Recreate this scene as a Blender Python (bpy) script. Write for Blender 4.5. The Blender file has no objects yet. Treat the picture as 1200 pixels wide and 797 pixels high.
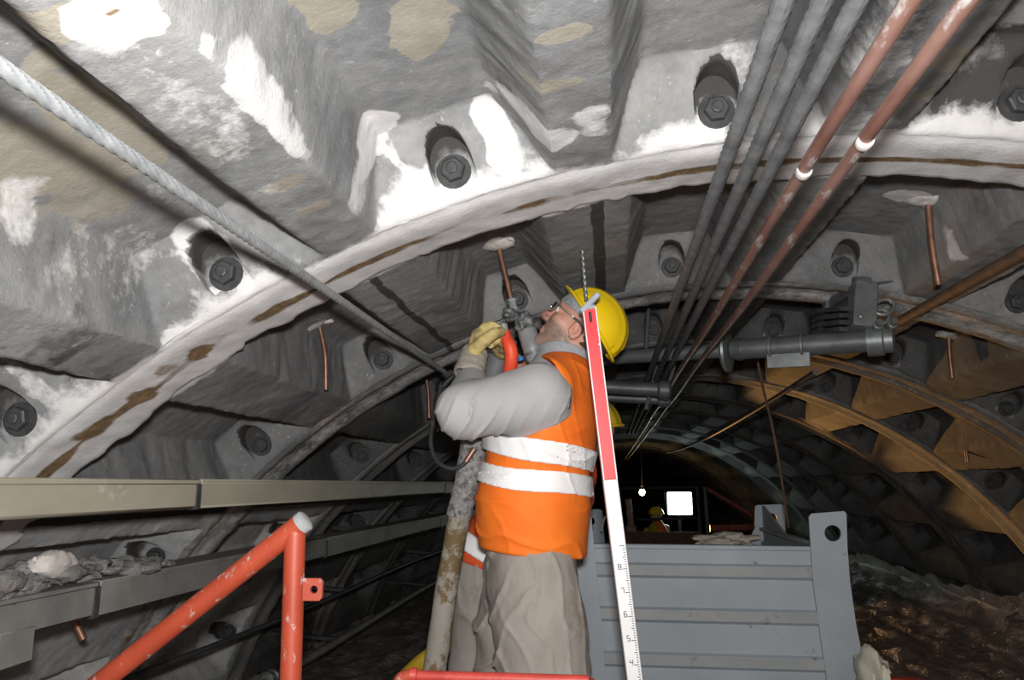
import bpy, math, random
import numpy as np
random.seed(7)
S = bpy.context.scene
COL = S.collection

# ------------------------------------------------------------------ camera
R, F, AX = 2.5, 932.0, -0.75            # tunnel inner radius, focal length in px of 1200x797, height of the tunnel axis
YAW, PITCH, ROLL = .121, .178, .003
CAM = np.array([-.177 * R, 0.0, .724 * R + AX])
_c, _s = math.cos(YAW), math.sin(YAW)
FW = np.array([-_s * math.cos(PITCH), _c * math.cos(PITCH), math.sin(PITCH)])
_r0 = np.array([_c, _s, 0.0]); _u0 = np.cross(_r0, FW)
RT = math.cos(ROLL) * _r0 + math.sin(ROLL) * _u0
UP = -math.sin(ROLL) * _r0 + math.cos(ROLL) * _u0
cd = bpy.data.cameras.new('camera'); cam = bpy.data.objects.new('camera', cd); COL.objects.link(cam)
import mathutils
M4 = mathutils.Matrix(((RT[0], UP[0], -FW[0], CAM[0]), (RT[1], UP[1], -FW[1], CAM[1]), (RT[2], UP[2], -FW[2], CAM[2]), (0, 0, 0, 1)))
cam.matrix_world = M4
cd.sensor_fit = 'HORIZONTAL'; cd.sensor_width = 36.0; cd.lens = F / 1200 * 36.0; cd.clip_start = .05; cd.clip_end = 200
S.camera = cam

# ------------------------------------------------------------------ world, lights, exposure
w = bpy.data.worlds.new('tunnel_dark'); S.world = w; w.use_nodes = True
w.node_tree.nodes['Background'].inputs[0].default_value = (.30, .17, .08, 1)
w.node_tree.nodes['Background'].inputs[1].default_value = .02
S.view_settings.view_transform = 'Standard'; S.view_settings.look = 'None'
S.view_settings.exposure = 0.0; S.view_settings.gamma = 1.0; S.view_settings.use_curve_mapping = False

def area(name, loc, aim, sx, sy, power, color):
    d = bpy.data.lights.new(name, 'AREA'); d.shape = 'RECTANGLE'; d.size = sx; d.size_y = sy; d.energy = power; d.color = color
    o = bpy.data.objects.new(name, d); COL.objects.link(o); o.location = loc
    v = mathutils.Vector(aim) - mathutils.Vector(loc); o.rotation_euler = v.to_track_quat('-Z', 'Y').to_euler()
    return o
def point(name, loc, power, color, rad=.05):
    d = bpy.data.lights.new(name, 'POINT'); d.energy = power; d.color = color; d.shadow_soft_size = rad
    o = bpy.data.objects.new(name, d); COL.objects.link(o); o.location = loc
    return o
_fl = CAM + UP * .10 + RT * .01 - FW * .04
area('camera_flash', _fl, CAM + FW * 3.0 + UP * .35, .07, .045, 53.0, (1.0, .975, .95))
def spot(name, loc, aim, power, color, deg, blend, rad=.05):
    d = bpy.data.lights.new(name, 'SPOT'); d.energy = power; d.color = color; d.spot_size = math.radians(deg); d.spot_blend = blend; d.shadow_soft_size = rad
    o = bpy.data.objects.new(name, d); COL.objects.link(o); o.location = loc
    o.rotation_euler = (mathutils.Vector(aim) - mathutils.Vector(loc)).to_track_quat('-Z', 'Y').to_euler(); return o
spot('tungsten_floor_lamp', (1.2, 9.6, 0.75), (1.75, 5.0, 0.05), 30.0, (1.0, .50, .20), 40, .8, .05)
spot('tungsten_work_lamp', (0.1, 8.0, 0.45), (1.45, 4.7, 1.25), 360.0, (1.0, .50, .15), 42, .5, .05)
point('warm_fill_behind_camera', (0.9, -2.2, .55), 14.0, (1.0, .55, .25), .10)  # unseen lamp added behind the camera as warm ambient fill
point('warm_fill_left', (-1.0, -1.6, .1), 10.0, (1.0, .55, .25), .10)  # second unseen fill lamp, added to warm the shadows from the left

def ray(x, y): return FW + (x - 600) / F * RT - (y - 398.5) / F * UP
def at(x, y, Y):                         # point seen at picture pixel (x, y), Y metres along the tunnel
    d = ray(x, y); return CAM + d * (Y / d[1])
def atx(x, y, X):                        # ... on the plane X = const
    d = ray(x, y); return CAM + d * ((X - CAM[0]) / d[0])
def hit(x, y, rad):                      # ... on a cylinder round the tunnel axis
    d = ray(x, y); ox, oz = CAM[0], CAM[2] - AX
    a = d[0]**2 + d[2]**2; b = ox * d[0] + oz * d[2]; c = ox * ox + oz * oz - rad**2
    return CAM + d * ((-b + math.sqrt(b * b - a * c)) / a)

# ------------------------------------------------------------------ numpy noise
def _h(ix, iy, iz, seed):
    n = (ix * 374761393 + iy * 668265263 + iz * 1440662683 + seed * 974634777) & 0xffffffff
    n = ((n ^ (n >> 13)) * 1274126177) & 0xffffffff
    n = n ^ (n >> 16)
    return (n & 0xffffff) / float(0xffffff)
def vnoise(p, seed=0):
    p = np.asarray(p, float); i = np.floor(p).astype(np.int64); f = p - i; f = f * f * (3 - 2 * f)
    x, y, z = i[..., 0], i[..., 1], i[..., 2]; fx, fy, fz = f[..., 0], f[..., 1], f[..., 2]
    def L(a, b, t): return a + (b - a) * t
    return L(L(L(_h(x, y, z, seed), _h(x+1, y, z, seed), fx), L(_h(x, y+1, z, seed), _h(x+1, y+1, z, seed), fx), fy),
             L(L(_h(x, y, z+1, seed), _h(x+1, y, z+1, seed), fx), L(_h(x, y+1, z+1, seed), _h(x+1, y+1, z+1, seed), fx), fy), fz)
def fbm(p, oct=4, seed=0):
    s = 0; a = .5; t = 0
    for k in range(oct):
        s = s + a * vnoise(np.asarray(p) * 2**k + 17.3 * k, seed + k); t += a; a *= .5
    return s / t
def sstep(a, b, x):
    t = np.clip((x - a) / (b - a), 0, 1); return t * t * (3 - 2 * t)

# ------------------------------------------------------------------ materials
MATS = {}
class N:
    def __init__(s, name):
        s.m = bpy.data.materials.new(name); s.m.use_nodes = True; s.t = s.m.node_tree
        s.b = s.t.nodes['Principled BSDF']; MATS[name] = s.m
        s.co = s.t.nodes.new('ShaderNodeTexCoord').outputs['Object']
    def n(s, typ, **kw):
        o = s.t.nodes.new(typ)
        for k, v in kw.items(): setattr(o, k, v)
        return o
    def l(s, a, b): s.t.links.new(a, b)
    def noise(s, scale, detail=6, rough=.6, stretch=None, dist=0):
        o = s.n('ShaderNodeTexNoise'); o.inputs['Scale'].default_value = scale; o.inputs['Detail'].default_value = detail
        o.inputs['Roughness'].default_value = rough; o.inputs['Distortion'].default_value = dist
        if stretch:
            mp = s.n('ShaderNodeMapping'); mp.inputs['Scale'].default_value = stretch; s.l(s.co, mp.inputs[0]); s.l(mp.outputs[0], o.inputs[0])
        else: s.l(s.co, o.inputs[0])
        return o.outputs[0]
    def ramp(s, fac, stops):
        o = s.n('ShaderNodeValToRGB'); e = o.color_ramp.elements
        while len(e) < len(stops): e.new(.5)
        for k, (p, c) in enumerate(stops):
            e[k].position = p; e[k].color = (c, c, c, 1) if not hasattr(c, '__len__') else (*c, 1)
        s.l(fac, o.inputs[0]); return o.outputs[0]
    def math(s, op, a, b, clamp=False):
        o = s.n('ShaderNodeMath', operation=op); o.use_clamp = clamp
        for k, v in enumerate((a, b)):
            if isinstance(v, (int, float)): o.inputs[k].default_value = v
            else: s.l(v, o.inputs[k])
        return o.outputs[0]
    def mix(s, fac, a, b, mode='MIX'):
        o = s.n('ShaderNodeMixRGB', blend_type=mode)
        for k, v in enumerate((fac, a, b)):
            if isinstance(v, (int, float)): o.inputs[k].default_value = v
            elif isinstance(v, tuple): o.inputs[k].default_value = (*v, 1)
            else: s.l(v, o.inputs[k])
        return o.outputs[0]
    def bump(s, h, strength=.3, dist=.01, prev=None):
        o = s.n('ShaderNodeBump'); o.inputs['Strength'].default_value = strength; o.inputs['Distance'].default_value = dist
        s.l(h, o.inputs['Height'])
        if prev is not None: s.l(prev, o.inputs['Normal'])
        return o.outputs[0]
    def out(s, col=None, rough=None, metal=None, normal=None, spec=None):
        for k, v in (('Base Color', col), ('Roughness', rough), ('Metallic', metal), ('Normal', normal), ('Specular IOR Level', spec)):
            if v is None: continue
            if isinstance(v, (int, float)): s.b.inputs[k].default_value = v
            elif isinstance(v, tuple): s.b.inputs[k].default_value = (*v, 1)
            else: s.l(v, s.b.inputs[k])
        return s.m

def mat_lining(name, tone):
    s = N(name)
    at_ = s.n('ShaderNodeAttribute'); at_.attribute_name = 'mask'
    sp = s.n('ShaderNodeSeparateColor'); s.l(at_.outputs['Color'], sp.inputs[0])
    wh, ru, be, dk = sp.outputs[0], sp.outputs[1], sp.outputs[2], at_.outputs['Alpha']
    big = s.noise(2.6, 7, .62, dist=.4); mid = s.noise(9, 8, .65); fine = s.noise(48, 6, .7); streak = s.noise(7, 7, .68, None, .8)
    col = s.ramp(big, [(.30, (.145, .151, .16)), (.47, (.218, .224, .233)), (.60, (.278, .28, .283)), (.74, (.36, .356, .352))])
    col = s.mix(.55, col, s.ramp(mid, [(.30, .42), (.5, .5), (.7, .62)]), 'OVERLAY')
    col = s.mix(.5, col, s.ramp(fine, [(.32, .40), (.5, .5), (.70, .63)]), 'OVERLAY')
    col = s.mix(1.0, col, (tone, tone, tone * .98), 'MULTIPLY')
    stain = s.ramp(s.noise(3.7, 5, .6, dist=.8), [(.58, 0.0), (.72, .28)])
    col = s.mix(stain, col, (.21, .175, .13))
    spk = s.ramp(s.noise(70, 3, .6), [(.66, 0.0), (.72, .55)])
    col = s.mix(spk, col, (.46, .45, .44))
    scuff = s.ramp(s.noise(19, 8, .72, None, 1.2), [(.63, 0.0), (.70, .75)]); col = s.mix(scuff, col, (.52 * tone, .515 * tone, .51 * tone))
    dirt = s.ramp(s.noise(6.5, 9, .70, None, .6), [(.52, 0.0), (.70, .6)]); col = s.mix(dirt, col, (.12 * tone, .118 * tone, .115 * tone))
    def thr(v, nz, amt, lo=.40, hi=.60):
        a = s.math('ADD', v, s.math('MULTIPLY', s.math('SUBTRACT', nz, .5), amt))
        o = s.n('ShaderNodeMapRange'); o.inputs[1].default_value = lo; o.inputs[2].default_value = hi; s.l(a, o.inputs[0]); return o.outputs[0]
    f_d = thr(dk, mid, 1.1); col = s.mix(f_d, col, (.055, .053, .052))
    f_b = thr(be, fine, .5, .42, .55); col = s.mix(f_b, col, s.ramp(mid, [(.3, (.255, .235, .19)), (.7, (.335, .315, .265))]))
    wn = s.math('ADD', s.math('MULTIPLY', mid, .6), s.math('MULTIPLY', fine, .4))
    f_w = thr(wh, wn, 1.35, .40, .66)
    wcol = s.ramp(streak, [(.3, (.53, .525, .52)), (.55, (.635, .63, .63)), (.75, (.71, .71, .715))])
    col = s.mix(f_w, col, wcol)
    f_r = thr(ru, mid, 1.0, .42, .7); col = s.mix(f_r, col, s.ramp(fine, [(.3, (.10, .065, .035)), (.7, (.27, .18, .10))]))
    nb = s.bump(mid, .10, .012); nb = s.bump(s.noise(110, 5, .7), .5, .0035, nb); nb = s.bump(fine, .25, .004, nb)
    s.out(col, .86, 0, nb, .25)
    return s.m
mat_lining('lining_concrete', 1.0); mat_lining('lining_left_lift', 1.7); mat_lining('lining_mid_dim', .88); mat_lining('lining_far_dim', .48)  # one concrete; tones dimmed with distance, flash falloff put into the colour
def lining_mat(row, left=False): return 'lining_left_lift' if left and row in (0, 1) else 'lining_concrete' if row <= 0 else 'lining_mid_dim' if row == 1 else 'lining_far_dim'  # left wall copy raised in tone to stand in for missing light

def simple(name, c0, c1, rough=.6, metal=0, scale=12, bump=.15, bdist=.004, stretch=None, spec=None, wear=None, wscale=30, wthr=(.6, .66), bscale=None):
    s = N(name); n = s.noise(scale, 6, .6, stretch)
    col = s.ramp(n, [(.32, c0), (.68, c1)])
    if wear is not None:
        f = s.ramp(s.noise(wscale, 6, .7, stretch), [(wthr[0], 0.0), (wthr[1], 1.0)]); col = s.mix(f, col, wear)
    nb = s.bump(s.noise(bscale or scale * 3, 5, .6, stretch), bump, bdist)
    return s.out(col, rough, metal, nb, spec)
simple('wire_rope', (.07, .074, .078), (.135, .141, .146), .6, .1, 30, .2, .002, spec=.5)
simple('bright_rope', (.27, .29, .30), (.42, .44, .45), .5, .45, 40, .2, .002)
simple('copper_tube', (.26, .125, .085), (.42, .24, .175), .45, .75, 25, .2, .002, wear=(.16, .10, .075), wscale=18)
simple('copper_rod', (.16, .07, .05), (.30, .18, .15), .42, .3, 16, .3, .002, wear=(.50, .49, .48), wscale=26, wthr=(.56, .66), stretch=(1, .3, 1))
simple('pipe_grey', (.075, .083, .088), (.135, .145, .15), .5, .35, 14, .25, .003, wear=(.16, .09, .045), wscale=10, wthr=(.64, .74))
simple('galvanised', (.13, .15, .152), (.215, .235, .235), .45, .5, 20, .15, .002, wear=(.20, .12, .06), wscale=14, wthr=(.68, .8))
simple('rusty_steel', (.08, .05, .032), (.17, .10, .06), .75, .3, 20, .3, .003)
simple('beam_paint', (.30, .285, .22), (.43, .41, .33), .55, 0, 5, .12, .003, wear=(.50, .50, .49), wscale=4.5, wthr=(.60, .64), stretch=(1, .5, 1))
simple('tray_paint', (.16, .16, .155), (.27, .265, .25), .6, .1, 6, .2, .003, wear=(.40, .41, .41), wscale=9, wthr=(.64, .72))
simple('debris', (.09, .09, .09), (.26, .25, .24), .95, 0, 14, .8, .012)
simple('debris_light', (.42, .40, .38), (.58, .55, .52), .95, 0, 20, .5, .006)
simple('rail_orange', (.37, .050, .024), (.48, .080, .036), .5, 0, 8, .12, .002, wear=(.45, .36, .33), wscale=42, wthr=(.59, .66), stretch=(1, 1, .6))
simple('rail_white', (.30, .32, .33), (.42, .44, .44), .55, 0, 20, .1, .002)
simple('rail_red', (.42, .035, .028), (.58, .075, .055), .5, 0, 12, .2, .003, wear=(.42, .36, .34), wscale=20, wthr=(.62, .70))
simple('container_paint', (.315, .365, .41), (.385, .44, .49), .55, 0, 3.5, .12, .004, wear=(.20, .14, .10), wscale=11, wthr=(.635, .69))
simple('container_band', (.31, .335, .355), (.38, .40, .41), .6, 0, 8, .15, .004, wear=(.24, .17, .12), wscale=9, wthr=(.60, .74))
simple('vest_orange', (.95, .17, .012), (1.0, .23, .018), .75, 0, 5, .25, .006)
simple('vest_red', (.66, .075, .02), (.76, .11, .03), .75, 0, 5, .25, .006)
simple('reflective', (.94, .95, .96), (.98, .98, .98), .35, 0, 20, .08, .002)
simple('sweatshirt', (.37, .375, .38), (.45, .45, .45), .9, 0, 6, .25, .006, wear=(.36, .33, .30), wscale=5, wthr=(.58, .8))
simple('collar_fleece', (.27, .29, .32), (.35, .37, .40), .95, 0, 60, .5, .003)
simple('trousers', (.265, .242, .215), (.41, .38, .345), .9, 0, 7, .4, .008, wear=(.15, .12, .085), wscale=7, wthr=(.52, .72), stretch=(1, 1, .6))
simple('helmet_yellow', (.80, .55, .008), (.86, .61, .012), .32, 0, 3, .03, .002, wear=(.55, .38, .02), wscale=26, wthr=(.72, .76))
simple('helmet_dull', (.42, .29, .01), (.55, .38, .02), .4, 0, 8, .05, .002)
simple('glove_leather', (.46, .36, .13), (.62, .50, .22), .8, 0, 16, .4, .004, wear=(.22, .17, .09), wscale=14, wthr=(.52, .66))
simple('glove_dirty', (.17, .13, .06), (.40, .30, .11), .8, 0, 26, .5, .004, wear=(.05, .045, .04), wscale=22, wthr=(.5, .62))
simple('glove_cuff', (.27, .25, .21), (.36, .335, .285), .95, 0, 70, .5, .003)
simple('hose_grey', (.20, .20, .20), (.40, .39, .385), .9, 0, 60, .9, .006, wear=(.10, .10, .10), wscale=40, wthr=(.5, .62))
simple('hose_mud', (.27, .25, .22), (.36, .34, .30), .85, 0, 9, .3, .004, wear=(.16, .11, .05), wscale=7, wthr=(.49, .54))
simple('hose_red', (.78, .06, .025), (.86, .10, .04), .5, 0, 10, .1, .002)
simple('hose_yellow', (.45, .30, .02), (.56, .38, .03), .55, 0, 12, .1, .002, wear=(.20, .15, .06), wscale=10)
simple('rubber_black', (.025, .026, .028), (.06, .062, .065), .55, 0, 20, .2, .002)
simple('drill_metal', (.24, .255, .265), (.40, .42, .43), .35, .3, 20, .15, .002, wear=(.10, .10, .10), wscale=18)
simple('rubber_grey', (.10, .105, .11), (.16, .165, .17), .6, 0, 8, .1, .003)
simple('drill_dark', (.05, .055, .058), (.20, .21, .21), .5, .4, 40, .6, .005, wear=(.36, .34, .30), wscale=34, wthr=(.60, .68))
simple('blue_cap', (.02, .13, .40), (.03, .18, .5), .4)
simple('staff_red', (.66, .022, .035), (.76, .04, .05), .45, 0, 6, .05, .001, wear=(.85, .80, .78), wscale=26, wthr=(.685, .70))
simple('staff_white', (.74, .745, .75), (.84, .845, .85), .45, 0, 10, .05, .001, wear=(.45, .44, .43), wscale=30, wthr=(.66, .72))
simple('staff_mark', (.05, .05, .05), (.09, .09, .09), .6)
simple('staff_tip', (.30, .34, .38), (.40, .44, .48), .5, 0, 20)
simple('hair_dark', (.035, .028, .022), (.075, .06, .05), .8, 0, 90, .8, .004)
simple('glass_frame', (.55, .56, .57), (.70, .71, .72), .25, .9, 10, .02, .001)
simple('plastic_black', (.02, .02, .022), (.04, .04, .042), .4)
simple('eye_white', (.70, .68, .66), (.80, .78, .76), .2, 0, 10, .02, .001)
simple('eye_iris', (.04, .03, .02), (.07, .05, .03), .2)
simple('boot_black', (.03, .028, .026), (.07, .065, .06), .7, 0, 20, .3, .003)
simple('floor_deck', (.06, .058, .055), (.12, .115, .11), .85, 0, 6, .4, .01)
simple('post_pink', (.35, .21, .15), (.52, .33, .25), .6, 0, 10)
simple('cream_bag', (.50, .47, .38), (.66, .63, .53), .7, 0, 20, .3, .004)
simple('dark_red_steel', (.14, .035, .025), (.24, .06, .04), .6, .2, 16)
simple('dark_steel', (.035, .037, .04), (.09, .092, .095), .55, .4, 20)

def mat_skin():
    s = N('skin')
    a = s.n('ShaderNodeAttribute'); a.attribute_name = 'mask'
    sp = s.n('ShaderNodeSeparateColor'); s.l(a.outputs['Color'], sp.inputs[0])
    col = s.ramp(s.noise(30, 5, .6), [(.3, (.47, .235, .165)), (.7, (.58, .31, .225))])
    col = s.mix(s.math('MULTIPLY', sp.outputs[0], .92), col, s.ramp(s.noise(160, 3, .7), [(.35, (.17, .125, .11)), (.65, (.36, .25, .20))]))
    col = s.mix(s.math('MULTIPLY', sp.outputs[1], .8), col, (.46, .13, .10))
    s.out(col, .5, 0, s.bump(s.noise(120, 4, .6), .12, .002))
    s.b.inputs['Subsurface Weight'].default_value = .06
    s.b.inputs['Subsurface Radius'].default_value = (.012, .005, .003)
mat_skin()
def mat_sheet():
    s = N('plastic_sheet'); n = s.noise(5, 7, .65, dist=1.5)
    col = s.ramp(n, [(.35, (.16, .14, .13)), (.6, (.28, .25, .235)), (.75, (.46, .43, .41))])
    s.out(col, .28, 0, s.bump(s.noise(9, 6, .6, dist=2.0), .8, .03), .6)
mat_sheet()
def mat_emit(name, col, strength):
    s = N(name); s.out((.8, .8, .8), .4); s.b.inputs['Emission Color'].default_value = (*col, 1); s.b.inputs['Emission Strength'].default_value = strength
mat_emit('floodlight_glass', (.80, 1.0, .93), 14.0)
mat_emit('bulb_glass', (1.0, .72, .33), 30.0)
def mat_clear(name, col, alpha):
    s = N(name); s.out(col, .05, 0); s.b.inputs['Transmission Weight'].default_value = 1.0; s.b.inputs['IOR'].default_value = 1.05
mat_clear('lens_clear', (.95, .96, .96), .2)

# ------------------------------------------------------------------ mesh builder
class MB:
    def __init__(s): s.v = []; s.f = []; s.nv = 0
    def add(s, v, f):
        v = np.asarray(v, float); s.v.append(v)
        s.f.extend([tuple(int(i) + s.nv for i in q) for q in f]); s.nv += len(v); return s
    def box(s, c, half, ax=None, bev=0.0):          # oriented box; ax = rows of unit axes
        c = np.asarray(c, float); A = np.eye(3) if ax is None else np.asarray(ax, float)
        hx, hy, hz = half
        if bev <= 0:
            q = np.array([(x, y, z) for x in (-hx, hx) for y in (-hy, hy) for z in (-hz, hz)])
            return s.add(c + q @ A, [(0, 1, 3, 2), (4, 6, 7, 5), (0, 4, 5, 1), (2, 3, 7, 6), (0, 2, 6, 4), (1, 5, 7, 3)])
        b = min(bev, hx * .9, hy * .9, hz * .9); pr = []
        q = []; idx = {}
        for sx in (-1, 1):
            for sy in (-1, 1):
                for sz in (-1, 1):
                    for k, d in enumerate(((0, b, b), (b, 0, b), (b, b, 0))):
                        idx[(sx, sy, sz, k)] = len(q); q.append((sx * (hx - d[0]), sy * (hy - d[1]), sz * (hz - d[2])))
        I = idx; f = []
        for sg in (-1, 1):
            f.append([I[(sg, -1, -1, 0)], I[(sg, 1, -1, 0)], I[(sg, 1, 1, 0)], I[(sg, -1, 1, 0)]][::sg])
            f.append([I[(-1, sg, -1, 1)], I[(-1, sg, 1, 1)], I[(1, sg, 1, 1)], I[(1, sg, -1, 1)]][::sg])
            f.append([I[(-1, -1, sg, 2)], I[(1, -1, sg, 2)], I[(1, 1, sg, 2)], I[(-1, 1, sg, 2)]][::sg])
        for a in (-1, 1):
            for b2 in (-1, 1):
                f.append([I[(a, b2, -1, 0)], I[(a, b2, 1, 0)], I[(a, b2, 1, 1)], I[(a, b2, -1, 1)]][::-a * b2])
                f.append([I[(a, -1, b2, 0)], I[(a, 1, b2, 0)], I[(a, 1, b2, 2)], I[(a, -1, b2, 2)]][::a * b2])
                f.append([I[(-1, a, b2, 1)], I[(1, a, b2, 1)], I[(1, a, b2, 2)], I[(-1, a, b2, 2)]][::-a * b2])
                for c2 in (-1, 1):
                    f.append([I[(a, b2, c2, 0)], I[(a, b2, c2, 1)], I[(a, b2, c2, 2)]][::a * b2 * c2])
        return s.add(c + np.array(q) @ A, f)
    def bar(s, a, b, wx, wz, up=(0, 0, 1), bev=0.0):  # rectangular bar from a to b; wx across, wz along 'up'
        a, b = np.asarray(a, float), np.asarray(b, float); y = b - a; L = np.linalg.norm(y); y = y / L
        x = np.cross(y, up); x /= np.linalg.norm(x); z = np.cross(x, y)
        return s.box((a + b) / 2, (wx / 2, L / 2, wz / 2), (x, y, z), bev)
    def tube(s, pts, rad, n=12, cap=True, lobes=0, lobe_amp=.18, pitch=.1, noise=0, seed=0):
        pts = np.asarray(pts, float); m = len(pts); rad = np.broadcast_to(np.asarray(rad, float), (m,))
        T = np.gradient(pts, axis=0); T /= np.linalg.norm(T, axis=1)[:, None]
        ref = np.array([0, 0, 1.0]) if abs(T[0][2]) < .9 else np.array([1.0, 0, 0])
        n1 = np.cross(T[0], ref); n1 /= np.linalg.norm(n1); fr = [n1]
        for k in range(1, m):
            v = fr[-1] - T[k] * (fr[-1] @ T[k]); fr.append(v / np.linalg.norm(v))
        N1 = np.array(fr); N2 = np.cross(T, N1)
        ln = np.concatenate([[0], np.cumsum(np.linalg.norm(np.diff(pts, axis=0), axis=1))])
        ph = np.linspace(0, 2 * math.pi, n, endpoint=False)
        A = ph[None, :] + np.zeros((m, 1)); r = np.repeat(rad[:, None], n, 1)
        if lobes: r = r * (1 - lobe_amp + lobe_amp * np.abs(np.cos((A - 2 * math.pi * ln[:, None] / pitch) * lobes / 2)))
        V = pts[:, None, :] + r[..., None] * (np.cos(A)[..., None] * N1[:, None, :] + np.sin(A)[..., None] * N2[:, None, :])
        if noise:
            d = (fbm(V * 30, 3, seed) - .5) * 2 * noise; C = pts[:, None, :]; V = C + (V - C) * (1 + d[..., None] / rad[:, None, None])
        f = [(i * n + j, i * n + (j + 1) % n, (i + 1) * n + (j + 1) % n, (i + 1) * n + j) for i in range(m - 1) for j in range(n)]
        if cap: f += [tuple(range(n))[::-1], tuple(range((m - 1) * n, m * n))]
        return s.add(V.reshape(-1, 3), f)
    def cyl(s, a, b, r, r2=None, n=16): return s.tube([a, b], [r, r if r2 is None else r2], n)
    def lathe(s, o, axis, prof, n=24):               # prof: (distance along the axis, radius)
        o = np.asarray(o, float); axis = np.asarray(axis, float); axis /= np.linalg.norm(axis)
        return s.tube_prof(o, axis, prof, n)
    def tube_prof(s, o, ax, prof, n):
        ref = np.array([0, 0, 1.0]) if abs(ax[2]) < .9 else np.array([1.0, 0, 0])
        x = np.cross(ax, ref); x /= np.linalg.norm(x); y = np.cross(ax, x); ph = np.linspace(0, 2 * math.pi, n, endpoint=False)
        V = np.array([o + ax * h + r * (math.cos(p) * x + math.sin(p) * y) for h, r in prof for p in ph]); m = len(prof)
        f = [(i * n + j, i * n + (j + 1) % n, (i + 1) * n + (j + 1) % n, (i + 1) * n + j) for i in range(m - 1) for j in range(n)]
        f += [tuple(range(n))[::-1], tuple(range((m - 1) * n, m * n))]
        return s.add(V, f)
    def plate(s, outline, th_vec, hole=None):         # extruded outline (3-D points in one plane) with an optional round hole (outline of points)
        o = np.asarray(outline, float); t = np.asarray(th_vec, float); n = len(o)
        if hole is None:
            f = [tuple(range(n)), tuple(range(n, 2 * n))[::-1]] + [(i, i + n, (i + 1) % n + n, (i + 1) % n) for i in range(n)]
            return s.add(np.vstack([o, o + t]), f)
        h = np.asarray(hole, float); k = len(h); c = h.mean(0)
        # ring: resample the outline by direction from the hole's centre
        e1 = h[0] - c; e1 /= np.linalg.norm(e1); nn = np.cross(e1, h[1] - c); nn /= np.linalg.norm(nn); e2 = np.cross(nn, e1)
        P2 = np.stack([(o - c) @ e1, (o - c) @ e2], 1); ang = [math.atan2(*((hh - c) @ np.stack([e2, e1]).T)) for hh in h]
        allang = sorted([(a % (2 * math.pi)) for a in ang] + [math.atan2(q[1], q[0]) % (2 * math.pi) for q in P2])
        allang = [a for i, a in enumerate(allang) if i == 0 or a - allang[i - 1] > 1e-4]
        rh = np.linalg.norm(h[0] - c); outer = []; inner = []
        for a in allang:
            d = np.array([math.cos(a), math.sin(a)]); best = 1e9
            for i in range(n):
                p, q = P2[i], P2[(i + 1) % n]; e = q - p; den = d[0] * e[1] - d[1] * e[0]
                if abs(den) < 1e-12: continue
                tt = (p[0] * e[1] - p[1] * e[0]) / den; uu = (p[0] * d[1] - p[1] * d[0]) / den
                if tt > 0 and -1e-6 <= uu <= 1 + 1e-6: best = min(best, tt)
            outer.append(c + best * (d[0] * e1 + d[1] * e2)); inner.append(c + rh * (d[0] * e1 + d[1] * e2))
        m = len(allang); O = np.array(outer); I = np.array(inner); V = np.vstack([O, I, O + t, I + t]); f = []
        for i in range(m):
            j = (i + 1) % m
            f += [(i, j, m + j, m + i), (2 * m + j, 2 * m + i, 3 * m + i, 3 * m + j), (j, i, 2 * m + i, 2 * m + j), (m + i, m + j, 3 * m + j, 3 * m + i)]
        return s.add(V, f)

ORG = {}
def mesh_object(name, V, faces, mat, parent=None, smooth=True, mask=None, angle=40):
    org = ORG.get(parent.name, np.zeros(3)) if parent is not None else np.zeros(3)
    V = np.asarray(V, float) - org
    me = bpy.data.meshes.new(name)
    if isinstance(faces, np.ndarray):
        me.vertices.add(len(V)); me.vertices.foreach_set('co', V.astype(np.float32).ravel())
        me.loops.add(faces.size); me.loops.foreach_set('vertex_index', faces.astype(np.int32).ravel())
        k = faces.shape[1]; me.polygons.add(len(faces)); me.polygons.foreach_set('loop_start', np.arange(0, faces.size, k, dtype=np.int32))
        me.update(calc_edges=True); me.validate()
    else:
        me.from_pydata(V.tolist(), [], faces); me.update()
    if smooth:
        me.shade_smooth()
        if angle: me.set_sharp_from_angle(angle=math.radians(angle))
    if mask is not None:
        ca = me.color_attributes.new('mask', 'FLOAT_COLOR', 'POINT'); ca.data.foreach_set('color', np.asarray(mask, np.float32).ravel())
    me.materials.append(MATS[mat])
    o = bpy.data.objects.new(name, me); COL.objects.link(o)
    if parent is not None: o.parent = parent; ORG[o.name] = org
    return o
def build(mb, name, mat, parent=None, smooth=True, angle=40):
    return mesh_object(name, np.vstack(mb.v), mb.f, mat, parent, smooth, None, angle)
def tag(o, label, cat, group=None):
    o['label'] = label; o['category'] = cat
    if group: o['group'] = group
    return o
def thing(name, label, cat, loc, group=None):
    o = bpy.data.objects.new(name, None); COL.objects.link(o); o.location = tuple(loc); o.empty_display_size = .1
    ORG[o.name] = np.asarray(loc, float); return tag(o, label, cat, group)
def solo(mb, name, mat, label, cat, group=None, angle=40, base=None):   # a thing that is one mesh, its origin at its base
    V = np.vstack(mb.v); base = np.asarray(V.mean(0) if base is None else base, float)
    o = mesh_object(name, V - base, mb.f, mat, None, True, None, angle); o.location = tuple(base); ORG[o.name] = base
    return tag(o, label, cat, group)
def curve_pts(P, n=40):                                # Catmull-Rom through the points
    P = np.asarray(P, float); Q = np.vstack([2 * P[0] - P[1], P, 2 * P[-1] - P[-2]]); out = []
    m = len(P) - 1
    for k in range(n + 1):
        t = k / n * m; i = min(int(t), m - 1); t -= i; a, b, c, d = Q[i], Q[i + 1], Q[i + 2], Q[i + 3]
        out.append(.5 * (2 * b + (c - a) * t + (2 * a - 5 * b + 4 * c - d) * t * t + (3 * b - a - 3 * c + d) * t**3))
    return np.array(out)

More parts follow.
